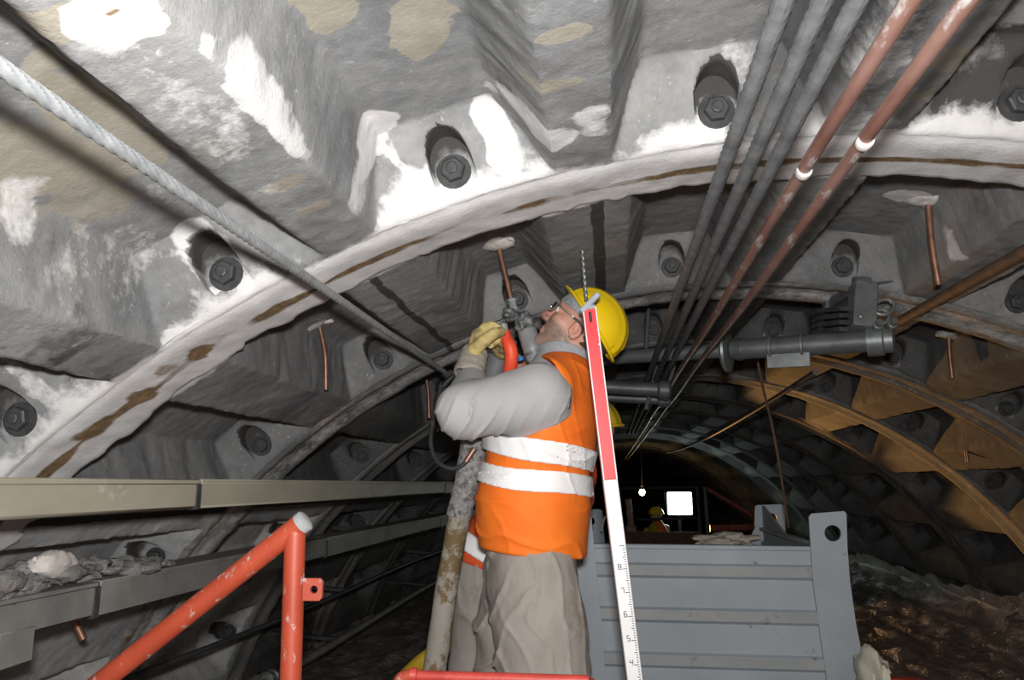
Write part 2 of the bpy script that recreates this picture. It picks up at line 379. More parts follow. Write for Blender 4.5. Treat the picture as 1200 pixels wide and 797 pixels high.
# ------------------------------------------------------------------ tunnel lining
D = .16                                               # depth of the coffers
Y0, SP, HB, FV = .475, 1.19, .108, .09                 # first ring joint, ring length, half width of a ring rib, width of its sloping side
RIB = [-83, -71, -59, -46.8, -34.8, -23.0, -11.2, 1.6, 14.4, 26.6, 38.8, 51, 63, 75, 87]
RHW0 = {-23.0: .060, -11.2: .058, 1.6: .078, 14.4: .066}; RHW1 = {-23.0: .100, -11.2: .106, 1.6: .080, 14.4: .075}
def rib_hw(a, row): return RHW0.get(a, .062) if row <= 0 else RHW1.get(a, .085) if row == 1 else .085
def cyl3(th, y, r): return np.stack([r * np.sin(th), y, AX + r * np.cos(th)], -1)
def shell(name, t0, t1):
    th = np.radians(np.linspace(t0, t1, 13)); ys = np.array([-4.0, 34.0]); V = []
    for rr in (R + D + .05, R + D + .12):
        for y in ys: V.append(cyl3(th, np.full_like(th, y), rr))
    n = len(th); V = np.vstack(V); f = []
    for i in range(n - 1):
        f += [(i, i + 1, n + i + 1, n + i), (2 * n + i + 1, 2 * n + i, 3 * n + i, 3 * n + i + 1)]
    o = mesh_object(name, V, f, 'floor_deck', None, False); o['kind'] = 'structure'; ORG[o.name] = np.zeros(3); return o
ceiling = shell('ceiling', -46.8, 51)
wall_left = shell('wall_left', -110, -46.8)
wall_right = shell('wall_right', 51, 110)
def side(th): return wall_left if th < -46.8 else wall_right if th > 51 else ceiling

# patches of colour on the concrete, some dark ones shade painted in: (theta degrees, y, half size along the arc, half size along the tunnel, channel, strength)
PATCH = []
def patch(px, py, rad, sa, sy, ch, st=1.0, rot=0):
    P = hit(px, py, rad); PATCH.append((math.atan2(P[0], P[2] - AX), P[1], sa, sy, ch, st, rot))
patch(497, 32, R + D, .055, .10, 2); patch(380, 8, R + D, .05, .075, 2); patch(660, 38, R, .05, .022, 2, .95); patch(657, 100, R, .05, .020, 2, .95)
patch(338, 214, R, .045, .026, 2); patch(367, 244, R, .045, .026, 2); patch(1120, 68, R, .05, .05, 2, .9); patch(1090, 112, R, .05, .035, 2, .9)
patch(95, 110, R + D, .06, .12, 2, .8); patch(140, 185, R + D, .07, .06, 2, .8); patch(35, 195, R + D, .10, .12, 2, .7); patch(95, 240, R + D, .08, .10, 2, .55)
patch(140, 10, R, .055, .055, 0, 1.6); patch(85, 20, R, .07, .03, 2, .9)
patch(290, 60, R + .11, .026, .20, 0, .95); patch(318, 120, R + .07, .016, .12, 0, .8); patch(452, 205, R + .05, .050, .055, 0, 1.15); patch(592, 185, R + .04, .042, .05, 0, 1.2); patch(640, 165, R, .07, .05, 0, .9)
patch(250, 150, R, .05, .34, 0, .46); patch(700, 140, R, .05, .08, 0, .6); patch(540, 230, R + .02, .25, .06, 0, .9); patch(1040, 60, R, .05, .25, 0, .5); patch(1010, 120, R, .04, .15, 0, .55)
patch(60, 290, R + D, .12, .12, 0, .40); patch(150, 330, R + .08, .10, .10, 0, .42); patch(215, 280, R + .06, .04, .05, 0, .45); patch(20, 230, R + D, .06, .05, 0, .55); patch(420, 215, R + .05, .04, .05, 0, .6)
patch(35, 460, R + .06, .03, .09, 0, .62); patch(260, 330, R + .03, .05, .05, 0, .8)
patch(870, 120, R + .06, .12, .10, 0, .38); patch(1000, 145, R, .10, .05, 0, .6)
patch(1060, 230, R + D, .06, .04, 0, .9); patch(1130, 240, R + D, .05, .05, 0, .65); patch(372, 380, R + D, .03, .025, 0, 1.0); patch(590, 285, R + D, .035, .025, 0, .9)
patch(60, 380, R + .05, .15, .10, 3, .5); patch(100, 420, R + .05, .08, .10, 3, .45); patch(131, 14, R, .010, .007, 1, .7)
patch(1165, 95, R + .10, .15, .15, 3, .72); patch(590, 100, R + .08, .02, .2, 3, .35); patch(110, 500, R, .05, .05, 1, .8); patch(165, 460, R, .035, .05, 1, .8); patch(235, 410, R, .028, .05, 1, .8); patch(190, 432, R, .035, .04, 1, .6)  # dark-channel patches here paint in the shade beside two ribs
def masks(th, y, P):
    m = np.zeros(th.shape + (4,))
    nz = fbm(P * 7, 4, 3) - .5; nz2 = nz + .9 * (fbm(P * 24, 4, 13) - .5)
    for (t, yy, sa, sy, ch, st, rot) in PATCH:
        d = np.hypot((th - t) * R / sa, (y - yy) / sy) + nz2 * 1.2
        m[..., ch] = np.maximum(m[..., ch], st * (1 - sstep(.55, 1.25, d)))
    d1 = np.abs(y - (Y0 + SP)); side_w = np.where(y < Y0 + SP, .112, .115)
    m[..., 0] = np.maximum(m[..., 0], 1.15 * (1 - sstep(side_w - .035, side_w + .055, d1 + nz * .10)))
    td = np.degrees(th)
    line = .010 + .010 * np.clip(fbm(np.stack([td * .35, y * 0, y * 0], -1), 3, 9) - .35, 0, 1) * 4
    on = np.clip((fbm(np.stack([td * .12, y * 0 + 5, y * 0], -1), 3, 4) - .40) * 6, 0, 1); on = np.maximum(on, .85 * sstep(-16, -10, td))
    off = y - (Y0 + SP) - (.012 + .03 * (fbm(np.stack([td * .2, y * 0, y * 0 + 3], -1), 2, 12) - .5))
    m[..., 1] = np.maximum(m[..., 1], on * .85 * (1 - sstep(line * .6, line * 1.8, np.abs(off) + nz * .012)))
    for k in range(2, 9):                              # greyer ring joints further on
        dk = np.abs(y - (Y0 + SP * k)); m[..., 0] = np.maximum(m[..., 0], (.50 if k == 2 else .34) * (1 - sstep(.07, .13, dk + nz * .08)))
        m[..., 1] = np.maximum(m[..., 1], .52 * (1 - sstep(.01, .04, np.abs(dk - .075) + nz * .05)))
    # loose gravelly joints down the middle of some longitudinal ribs, beyond the white ring
    for a, wd in ((-10.6, .016), (-23.6, .010), (38.8, .01), (-46.8, .012)):
        dd = np.abs((th - math.radians(a)) * R + (.02 * nz if wd < .012 else 0)); m[..., 3] = np.maximum(m[..., 3], np.where((y > Y0 + SP + .08) & (y < Y0 + 2 * SP), .95 * (1 - sstep(wd * .6, wd * 1.5, dd)), 0))
    return m
def knots(lo, hi, keys, step):
    ks = sorted(set([lo, hi] + [k for k in keys if lo < k < hi])); out = [lo]
    for a, b in zip(ks[:-1], ks[1:]):
        n = max(1, int(round((b - a) / step))); out += list(np.linspace(a, b, n + 1)[1:])
    return np.array(out)
PW, PWALL = .043, .012                                 # bolt pocket half width, and where its end wall stands
def soft(t): t = np.clip(t, 0, 1); return t + .02 * np.sin(2 * math.pi * t) * -1
def panel(k, row):
    tl, tr = math.radians(RIB[k]), math.radians(RIB[k + 1]); tc = (tl + tr) / 2; Sh = (tr - tl) / 2 * R
    ya, yb = Y0 + SP * row, Y0 + SP * (row + 1); yc = (ya + yb) / 2; Vh = SP / 2 - HB
    step = .0095 if row in (0, 1) else .022 if row in (2, 3) else .07
    if row in (0, 1) and not -70 < math.degrees(tc) < 45: step = .02
    hl, hr = rib_hw(RIB[k], row), rib_hw(RIB[k + 1], row); fl = .085
    e = .0025
    ks = [-Sh + hl, -Sh + hl + fl, Sh - hr - fl, Sh - hr] + [sg * (PW + d) for sg in (-1, 1) for d in (-e, e)] + list(np.linspace(-.036, .036, 9))
    kv = [sg * (Vh - FV) for sg in (-1, 1)] + [sg * (Vh - PWALL + d) for sg in (-1, 1) for d in (-e, e)]
    s_ = knots(-Sh, Sh, ks, step); v_ = knots(-Vh - .015, Vh + .015, kv, step)
    Sg, Vg = np.meshgrid(s_, v_, indexing='ij'); TH = tc + Sg / R; YY = yc + Vg
    P0 = cyl3(TH, YY, R)
    jit = (fbm(P0 * 3, 2, 21) - .5) * .010 + (fbm(P0 * 22, 3, 22) - .5) * .012
    t_l = (Sg + Sh - hl + jit) / fl; t_r = (Sh - hr - Sg + jit) / fl; t_b = (Vg + Vh + jit) / FV; t_f = (Vh - Vg + jit) / FV
    dep = D * np.minimum(np.minimum(soft(t_l), soft(t_r)), np.minimum(soft(t_b), soft(t_f)))
    hd = .074 + 1.55 * np.sqrt(np.clip(PW**2 - Sg**2, 0, None))
    inpk = np.zeros(Sg.shape, bool)
    for q in (Vh - Vg, Vg + Vh):
        z = (np.abs(Sg) <= PW) & (q > PWALL) & (q < .12); inpk |= z & (hd > dep - .004); dep = np.where(z, np.maximum(dep, hd), dep)
    amp = .012 if row <= 3 else .006
    dep = dep + (fbm(P0 * 3, 2, 33) - .5) * amp * .7 + (fbm(P0 * 30, 3, 34) - .5) * amp * .5
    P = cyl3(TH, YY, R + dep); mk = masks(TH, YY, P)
    mk[..., 3] = np.maximum(mk[..., 3], np.where(inpk, .74, 0)); mk[..., 0] = np.where(inpk, 0, mk[..., 0]); mk[..., 2] = np.where(inpk, mk[..., 2] * .3, mk[..., 2])  # bolt pockets darkened, shade painted into the recess
    n, m = Sg.shape; ii, jj = np.meshgrid(np.arange(n - 1), np.arange(m - 1), indexing='ij'); a = (ii * m + jj).ravel()
    Fq = np.stack([a, a + 1, a + m + 1, a + m], 1)
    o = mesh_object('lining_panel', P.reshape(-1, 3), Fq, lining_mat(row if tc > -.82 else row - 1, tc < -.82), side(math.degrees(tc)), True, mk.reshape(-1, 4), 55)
    return o, tc, ya, yb
# bolt: washer and hex nut on a threaded end, shared by all pockets
def bolt_mesh():
    mb = MB(); z = np.array([0, -1.0, 0]); o = np.zeros(3)
    mb.lathe(o, z, [(0, .037), (.006, .037), (.006, .034)], 18); mb.lathe(o, z, [(.006, .026), (.020, .026), (.023, .022)], 6); mb.lathe(o, z, [(.02, .013), (.028, .013), (.03, .010)], 8)
    V = np.vstack(mb.v); me = bpy.data.meshes.new('bolt'); me.from_pydata(V.tolist(), [], mb.f); me.update(); me.materials.append(MATS['dark_steel']); return me
BOLT = bolt_mesh()
NROW = 9
for row in range(-1, NROW):
    for k in range(len(RIB) - 1):
        o, tc, ya, yb = panel(k, row)
        if row in (0, 1, 2, 3) and -75 < math.degrees(tc) < 70:
            for yy, flip in ((yb - HB - PWALL + .001, False), (ya + HB + PWALL - .001, True)):
                if flip and row == 0: continue
                b = bpy.data.objects.new('bolt', BOLT); COL.objects.link(b); b.parent = o
                b.location = tuple(cyl3(np.array(tc), np.array(yy), R + .062))
                b.rotation_euler = (0, tc, math.pi if flip else 0)
def ring_rib(row, t0, t1, step):
    yj = Y0 + SP * row; th = np.radians(np.arange(t0, t1 + 1e-6, math.degrees(step / R)))
    th[-1] = math.radians(t1)
    base = np.array([-1.12, -1.02, -.985, -.93, -.8, -.6, -.4, -.2, -.05, 0, .05, .2, .4, .6, .8, .93, .985, 1.02, 1.12])
    T, B = np.meshgrid(th, base, indexing='ij'); P0 = cyl3(T, yj + B * HB, R)
    edge = (fbm(np.stack([T * 9, B * .2, B * 0 + row], -1), 5, 41) - .5) * (.045 if row == 1 else .024)
    crumb = np.clip(fbm(np.stack([T * 60, B * .3, B * 0 + row], -1), 3, 45) - .56, 0, 1) * (.12 if row == 1 else .05) * (1 + 1.5 * (np.degrees(T) < -42))
    Yw = yj + B * (HB + edge * np.sign(B) * (np.abs(B) > .5) * .6 + np.where(B > .7, crumb, 0))
    rr = R - .007 + np.where(B > 1.05, .055, np.where(B > .99, .018, np.where(B > .95, .004, 0))) + np.where(B < -1.05, .06, np.where(B < -.99, .020, np.where(B < -.9, .011, np.where(B < -.7, .004, 0))))
    rr = rr + (fbm(P0 * 8, 4, 51) - .5) * .014 + (fbm(P0 * 34, 3, 52) - .5) * .006 
    if row >= 2:
        Yw = yj + (Yw - yj) * np.where(B > 0, 1.26, 1.0); rr = rr + np.where(np.abs(B) < .45, .010, np.where(np.abs(B) < .55, .004, -.004 * (np.abs(B) < .95)))
    P = cyl3(T, Yw, rr); mk = masks(T, yj + B * HB, P)
    n, m = T.shape; ii, jj = np.meshgrid(np.arange(n - 1), np.arange(m - 1), indexing='ij'); a = (ii * m + jj).ravel()
    return mesh_object('ring_rib', P.reshape(-1, 3), np.stack([a, a + 1, a + m + 1, a + m], 1), 'lining_concrete' if row <= 1 else 'lining_mid_dim' if row <= 4 else 'lining_far_dim', side((t0 + t1) / 2), True, mk.reshape(-1, 4), 60)
for row in range(0, NROW + 1):
    st = .011 if row < 3 else .025 if row < 5 else .06
    for t0, t1 in ((-46.8, 51), (-83, -46.8), (51, 87)): ring_rib(row, t0, t1, st)
# the far rings, too small to tell their pieces apart
def far_lining(name, ks, parent):
    VV = []; FF = []; nv = 0
    for row in range(NROW, 27):
        ya = Y0 + SP * row
        for k in ks:
            tl, tr = math.radians(RIB[k]), math.radians(RIB[k + 1]); c = (tl + tr) / 2
            a = np.array([tl, tl + .025, tl + .055, tr - .055, tr - .025, tr]); b = np.array([ya, ya + .1, ya + .2, ya + SP - .2, ya + SP - .1, ya + SP])
            T, B = np.meshgrid(a, b, indexing='ij'); I, J = np.meshgrid(range(6), range(6), indexing='ij')
            dep = np.where((I > 1) & (I < 4) & (J > 1) & (J < 4), D, 0); VV.append(cyl3(T, B, R + dep).reshape(-1, 3))
            for i in range(5):
                for j in range(5): FF.append((nv + i * 6 + j, nv + i * 6 + j + 1, nv + i * 6 + j + 7, nv + i * 6 + j + 6))
            nv += 36
    V = np.vstack(VV); o = mesh_object(name, V, np.array(FF), 'lining_far_dim', parent, False, np.tile([0.1, 0.2, 0, .25], (len(V), 1)))
    o['kind'] = 'stuff'; return o
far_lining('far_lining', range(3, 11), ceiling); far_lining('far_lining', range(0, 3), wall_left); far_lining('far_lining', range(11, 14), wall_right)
mb = MB(); mb.box((0, 33.6, .3), (2.9, .1, 2.4)); o = build(mb, 'wall_back', 'floor_deck', None, False); o['kind'] = 'structure'
mb = MB(); mb.box((0, 15, -.13), (2.62, 19, .05)); floor = build(mb, 'floor', 'floor_deck', None, False); floor['kind'] = 'structure'; ORG[floor.name] = np.zeros(3)
#PART2
# ------------------------------------------------------------------ beams and pipes along the left wall
def longbox(name, px0, px1, X, label, cat, mat, th=.05, ystart=-.5, yend=9.0, joints=(), group=None):
    """rectangular duct parallel to the tunnel axis; its face toward the tunnel stands at X; px0/px1: picture points on the upper and lower edge"""
    zt = atx(*px0, X)[2]; zb = atx(*px1, X)[2]; zc, hh = (zt + zb) / 2, abs(zt - zb) / 2
    t = thing(name, label, cat, (X - th / 2, (ystart + yend) / 2, zb), group)
    ys = [ystart] + list(joints) + [yend]
    for a, b in zip(ys[:-1], ys[1:]):
        mb = MB(); mb.box((X - th / 2, (a + b) / 2, zc), (th / 2, (b - a) / 2 - .004, hh), None, .006)
        mb.box((X - th / 2 + .002, (a + b) / 2, zc + hh - .001), (th / 2 + .004, (b - a) / 2 - .004, .006), None, .002)
        build(mb, 'duct_section', mat, t, True)
    for a in joints:
        mb = MB(); mb.box((X - th / 2, a, zc), (th / 2 + .003, .012, hh + .003), None, .002); build(mb, 'joint_strip', 'dark_steel', t)
    for y in np.arange(max(ystart, .9) + .3, yend, 1.19):
        mb = MB(); xw = -math.sqrt(max(R * R - (zc - AX)**2, .01)); mb.bar((X - th, y, zc), (xw - .03, y, zc), .04, .03); build(mb, 'wall_bracket', 'dark_steel', t)
    return t, zc, hh
duct, dz, dh = longbox('cable_duct', (0, 563), (0, 610), -1.45, 'beige painted rectangular duct running along the left wall, uppermost of the wall runs', 'duct', 'beam_paint', .06, .6, 12, (float(atx(232, 583, -1.45)[1]), 4.9, 7.4))
tray, tz, th_ = longbox('cable_tray', (0, 706), (0, 752), -1.62, 'dirty grey cable tray below the beige duct with mortar rubble on it', 'tray', 'tray_paint', .10, .6, 12, (float(atx(113, 700, -1.62)[1]), 3.3, 5.6))
tagp = MB(); y0 = float(atx(20, 745, -1.62)[1]); tagp.box((-1.63, y0, tz - th_ - .02), (.012, .05, .035), None, .003); build(tagp, 'hanging_plate', 'tray_paint', tray)
tagp = MB(); tagp.box((-1.63, y0 - .16, tz - th_ - .025), (.012, .06, .04), None, .003); build(tagp, 'hanging_plate', 'tray_paint', tray)
# rubble on the tray
def blob_mesh(c, rx, ry, rz, seed, n=14, rough=.35):
    th = np.linspace(0, math.pi, n); ph = np.linspace(0, 2 * math.pi, 2 * n, endpoint=False); T, P = np.meshgrid(th, ph, indexing='ij')
    U = np.stack([np.sin(T) * np.cos(P), np.sin(T) * np.sin(P), np.cos(T)], -1); r = 1 + rough * (fbm(U * 2.2 + seed * 7.1, 4, seed) - .5) * 2
    V = np.asarray(c) + U * r[..., None] * np.array([rx, ry, rz]); m = 2 * n
    f = [(i * m + j, i * m + (j + 1) % m, (i + 1) * m + (j + 1) % m, (i + 1) * m + j) for i in range(n - 1) for j in range(m)]
    return V.reshape(-1, 3), f
mb = MB(); rr = random.Random(3)
for k in range(150):
    y = .95 + rr.random()**1.6 * 1.25; big = (.012 + .026 * rr.random()**2) * (1.5 - y * .4); hz = rr.random() * max(0, .055 - .045 * abs(y - 1.35))
    mb.add(*blob_mesh((-1.66 + rr.uniform(-.06, .045), y, tz + th_ + .004 + hz), big * 1.1, big * 1.7, big * .7, 100 + k, 8, .6))
o = solo(mb, 'mortar_rubble', 'debris', 'heap of crumbled grey mortar lying on the grey cable tray', 'rubble', base=(-1.66, 1.5, tz + th_)); o['kind'] = 'stuff'
c = atx(62, 662, -1.64); mb = MB(); mb.add(*blob_mesh(c, .035, .065, .028, 9, 16, .45)); solo(mb, 'mortar_lump', 'debris_light', 'pale mortar lump on top of the grey rubble heap', 'lump', base=c - [0, 0, .02])
def wall_pipe(p0, X, r, label, mat, y0=.8, y1=11, coup=(), name='wall_pipe', group=None):
    z = atx(*p0, X)[2]; t = thing(name, label, 'pipe', (X, (y0 + y1) / 2, z - r), group)
    mb = MB(); n = 60; P = np.stack([np.full(n, X), np.linspace(y0, y1, n), z + .012 * np.sin(np.linspace(0, 14, n) + X * 9)], 1); mb.tube(P, r, 12); build(mb, 'pipe_run', mat, t)
    for y in coup:
        mb = MB(); mb.lathe((X, y - .05, z), (0, 1, 0), [(0, r * 1.15), (.01, r * 1.7), (.035, r * 1.7), (.04, r * 1.3), (.06, r * 1.3), (.065, r * 1.7), (.09, r * 1.7), (.10, r * 1.15)], 12); build(mb, 'coupling', 'galvanised', t)
    for y in np.arange(2.1, y1, 2.38):
        mb = MB(); xw = -math.sqrt(R * R - (z - AX)**2); mb.bar((X, y, z), (xw - .03, y, z + .02), .03, .02); build(mb, 'pipe_hanger', 'dark_steel', t)
    return t
wall_pipe((440, 724), -1.95, .020, 'thin grey pipe with a bolted coupling, lower of the two pipes under the tray', 'tray_paint', 1.5, 12, (float(atx(318, 769, -1.95)[1]),))
wall_pipe((330, 722), -1.92, .011, 'thin dark cable run between the grey tray and the coupled pipe', 'rubber_black', 1.2, 12)
wall_pipe((300, 655), -1.72, .018, 'black cable lying along the top of the grey cable tray', 'rubber_black', .8, 12, name='wall_cable')

# ------------------------------------------------------------------ ropes and rods under the vault, parallel to the tunnel
def along(px, py, rad): P = hit(px, py, rad); return P[0], P[2]
def run_line(name, xz, y0, y1, r, mat, label, cat, sag=.0, lobes=0, pitch=.13, n=None, group=None, end=None):
    n = n or (int((y1 - y0) / .010) if lobes else 70); y = np.linspace(y0, y1, n); t = np.linspace(0, 1, n)
    P = np.stack([np.full(n, xz[0]), y, np.full(n, xz[1]) - sag * 4 * t * (1 - t)], 1)
    if end is not None: P = P + (np.asarray(end) - P[-1]) * t[:, None]
    mb = MB(); mb.tube(P, r * (1.08 if lobes else 1), 24 if lobes else 14, True, lobes, .27, pitch); return solo(mb, name, mat, label, cat, group, 28 if lobes else 60, P[0])
run_line('wire_rope', along(0, 78, 2.37), .35, 5.0, .0085, 'bright_rope', 'pale galvanised wire rope crossing the vault left of the worker', 'rope', 0, 6, end=hit(521, 436, 2.44))
for px, lab in ((918, 'grey wire rope under the vault, nearest the worker of three'), (963, 'grey wire rope under the vault, middle one of three'), (1004, 'grey wire rope under the vault, beside the copper rods')):
    run_line('wire_rope', along(px, 2, 2.28), .25, 7.5, .0105, 'wire_rope', lab, 'rope', 0, 6, group='three grey wire ropes under the vault')
def rod(px, lab, clamp):
    xz = along(px, 2, 2.26); t = thing('copper_rod', lab, 'rod', (xz[0], 4, xz[1] - .01), 'pair of coppery rods under the vault')
    n = 60; y = np.linspace(.25, 16, n); P = np.stack([np.full(n, xz[0]), y, np.full(n, xz[1]) + .004 * np.sin(y * 3 + px)], 1)
    mb = MB(); mb.tube(P, .0098, 14); build(mb, 'tube_run', 'copper_rod', t)
    for q in clamp:
        a = at(*q, 1); d = ray(*q); k = (xz[1] - CAM[2]) / d[2]; yy = (CAM + d * k)[1]
        mb = MB(); mb.lathe((xz[0], yy - .012, xz[1]), (0, 1, 0), [(0, .0104), (.003, .0114), (.013, .0114), (.016, .0104)], 14); build(mb, 'white_tape', 'debris_light', t)
rod(1066, 'coppery metal rod under the vault, the one beside the wire ropes', ((937, 203),)); rod(1136, 'coppery metal rod under the vault, outermost of the pair', ((1008, 168),))
# dark pipe along the rib on the right, thin cable going on into the dark
xz = along(1198, 296, 2.46)
run_line('rusty_pipe', xz, .3, float(hit(1050, 374, 2.46)[1]), .017, 'rusty_steel', 'dark rusty pipe running down to the clamp of the cross pipe', 'pipe')
xz2 = along(985, 420, 2.2)
run_line('hanging_cable', xz2, 2.78, 10, .010, 'rubber_black', 'thin dark cable running from the cross pipe into the tunnel', 'cable', .05)

# ------------------------------------------------------------------ copper grout tubes hanging from the coffers
def stub(name, pts, Y, r, label, base=True, bend=.0):
    P = [at(x, y, Y + k * .0) for k, (x, y) in enumerate(pts)]; t = thing(name, label, 'tube', P[0])
    mb = MB(); C = curve_pts(P, 24); mb.tube(C, r, 12); build(mb, 'tube', 'copper_tube', t)
    if base:
        d = np.array([P[0][0], 0, P[0][2] - AX]); d /= np.linalg.norm(d); mb = MB(); mb.add(*blob_mesh(P[0] + d * .02, .055, .05, .02, int(pts[0][0]), 14, .5)); build(mb, 'mortar_patch', 'debris_light', t)
    mb = MB(); e = C[-1]; dd = C[-1] - C[-2]; dd /= np.linalg.norm(dd); mb.cyl(e - dd * .001, e + dd * .0015, r * .62, n=10); build(mb, 'bore', 'plastic_black', t)
    return t
stub('grout_tube', [(585, 292), (593, 325), (601, 358)], 2.36, .0085, 'copper grout tube from the vault into the worker\'s drill head')
stub('grout_tube', [(374, 380), (381, 415), (382, 457)], 2.38, .0075, 'copper grout tube hanging left of the worker under the white ring')
stub('grout_tube', [(1088, 240), (1092, 285), (1100, 334)], 2.32, .0095, 'thick copper grout tube with a splayed mortar patch, above the cross pipe')
stub('grout_tube', [(1112, 396), (1113, 418), (1116, 443)], 3.52, .0095, 'short copper grout tube at the height of the cross pipe')
stub('grout_tube', [(1135, 496), (1131, 515), (1134, 542)], 4.7, .010, 'bent copper grout tube on the orange lit ring at the right', False)
stub('grout_tube', [(499, 440), (502, 462), (503, 490)], 3.5, .008, 'copper grout tube just left of the worker\'s elbow', False)
stub('grout_tube', [(80, 712), (91, 735), (98, 750)], 2.05, .010, 'copper grout tube sticking out of the wall under the cable tray', False)
mb = MB(); mb.tube(curve_pts([at(136, 12, .80), at(146, 5, .76), at(158, -6, .74)], 10), .008, 8); solo(mb, 'anchor_bar', 'rusty_steel', 'rusty bar end in the white spalled patch of the vault', 'bar')

# ------------------------------------------------------------------ cross pipe assembly below the vault
Yp = 2.70
t = thing('cross_pipe', 'grey telescopic cross pipe with flange and clip plate below the vault', 'pipe', at(880, 412, Yp))
A, B = at(705, 420, Yp + .40), at(1045, 398, Yp); u = (B - A) / np.linalg.norm(B - A)
def onp(px): return A + (B - A) * (px - 705) / 340.0
mb = MB(); mb.cyl(A, onp(868), .027); build(mb, 'thin_tube', 'pipe_grey', t)
mb = MB(); mb.cyl(onp(878), B, .037); build(mb, 'thick_tube', 'pipe_grey', t)
mb = MB(); mb.cyl(onp(872), onp(884), .032, .042); build(mb, 'reducer', 'pipe_grey', t)
mb = MB(); mb.lathe(onp(866), u, [(-.008, .075), (.0, .082), (.008, .08), (.012, .04)], 24); build(mb, 'flange', 'galvanised', t)
for px in (918, 953):
    mb = MB(); mb.lathe(onp(px), u, [(-.006, .037), (-.004, .043), (.004, .043), (.006, .037)], 20); build(mb, 'clamp_ring', 'galvanised', t)
mb = MB(); c = (onp(914) + onp(956)) / 2 - np.array([0, .02, .052]); mb.bar(c - u * .072, c + u * .072, .008, .05, (0, 0, 1), .002); build(mb, 'clip_plate', 'galvanised', t)
mb = MB(); mb.lathe(onp(1030), u, [(-.03, .04), (-.028, .052), (.02, .052), (.025, .044), (.05, .044), (.055, .02)], 16); build(mb, 'end_clamp', 'galvanised', t)
for k, px in enumerate((1026, 1040)):
    q = onp(px) + np.array([0, -.05, .035]); mb = MB(); mb.lathe(q, (0, -1, .3), [(0, .016), (.02, .016), (.022, .011), (.04, .011)], 8); build(mb, 'clamp_bolt', 'galvanised', t)
for k, (px, py) in enumerate(((1030, 372), (1036, 360))):
    mb = MB(); c = at(px, py, Yp - .02); ph = np.linspace(0, 2 * math.pi, 20, endpoint=True); e1 = np.array([1, 0, .2]); e2 = np.array([0, .3, 1.0])
    mb.tube(c + .032 * np.cos(ph)[:, None] * e1 + .026 * np.sin(ph)[:, None] * e2, .006, 8); build(mb, 'shackle', 'galvanised', t)
# bracket box over the cross pipe
t = thing('hanger_bracket', 'folded galvanised steel bracket bolted to the vault above the cross pipe', 'bracket', at(1010, 388, Yp))
c0, c1 = at(1012, 333, Yp + .02), at(1010, 386, Yp)
mb = MB(); mb.bar(c1, c0, .075, .075, (0, 1, 0), .004); build(mb, 'channel', 'galvanised', t)
mb = MB(); mb.bar(at(1012, 333, Yp + .02) + [0, 0, .002], at(972, 358, Yp + .30), .06, .05, (0, 0, 1), .003); build(mb, 'arm', 'pipe_grey', t)
mb = MB(); mb.bar(at(976, 352, Yp + .24), at(968, 398, Yp + .22), .05, .012, (0, 1, 0), .002); build(mb, 'side_plate', 'pipe_grey', t)
for j, py in enumerate((362, 370, 378, 386)):
    mb = MB(); mb.bar(at(966, py + 4, Yp + .2), at(1000, py, Yp + .03), .10, .016, (0, 0, 1), .002); build(mb, 'leaf_plate', 'dark_steel', t)
mb = MB(); mb.lathe(at(1009, 371, Yp - .04), (0, -1, 0), [(0, .009), (.008, .009), (.01, .006)], 6); build(mb, 'bolt_head', 'galvanised', t)
mb = MB(); mb.bar(at(1012, 334, Yp), at(1048, 331, Yp + .06), .05, .006, (0, 0, 1)); build(mb, 'top_flange', 'galvanised', t)
# two more cross pipes further back
for px, py0, r, Y, lab in ((0, 452, .032, 3.55, 'glossy dark cross pipe behind the staff, upper one'), (0, 464, .022, 3.75, 'thin dark cross pipe behind the staff, lower one')):
    mb = MB(); mb.cyl(at(640, py0 - 2, Y), at(777, py0 + 5, Y), r, n=14); mb.lathe(at(770, py0 + 5, Y), at(777, py0 + 5, Y) - at(640, py0, Y), [(0, r), (.01, r * 1.35), (.05, r * 1.35), (.06, r)], 14)
    solo(mb, 'cross_pipe', 'pipe_grey', lab, 'pipe')
# thin rods hanging near the ropes
for (a, b, lab, Y) in (((760, 360), (757, 420), 'short thin steel rod hanging beside the yellow helmet', 3.4), ((771, 425), (757, 480), 'thin slanting steel rod behind the copper rods', 3.6), ((800, 395), (778, 470), 'dark slanting tie rod behind the wire ropes', 3.7)):
    mb = MB(); mb.cyl(at(*a, Y), at(*b, Y), .009, n=8); solo(mb, 'hanging_rod', 'pipe_grey', lab, 'rod')
mb = MB(); mb.tube(curve_pts([at(887, 418, 3.4), at(893, 450, 3.4), at(905, 500, 3.5), at(914, 550, 3.5), at(924, 618, 3.6)], 30), .0055, 6); solo(mb, 'hanging_wire', 'rusty_steel', 'thin rusty wire hanging from the cross pipe down behind the skip', 'wire')
# twisted drill bit hanging above the helmet
mb = MB(); P = np.linspace(at(680, 268, 2.12), at(687, 352, 2.20), 60); mb.tube(P, .0062, 12, True, 2, .45, .035); solo(mb, 'twisted_rod', 'galvanised', 'twisted steel rod hanging just above the levelling staff', 'rod')

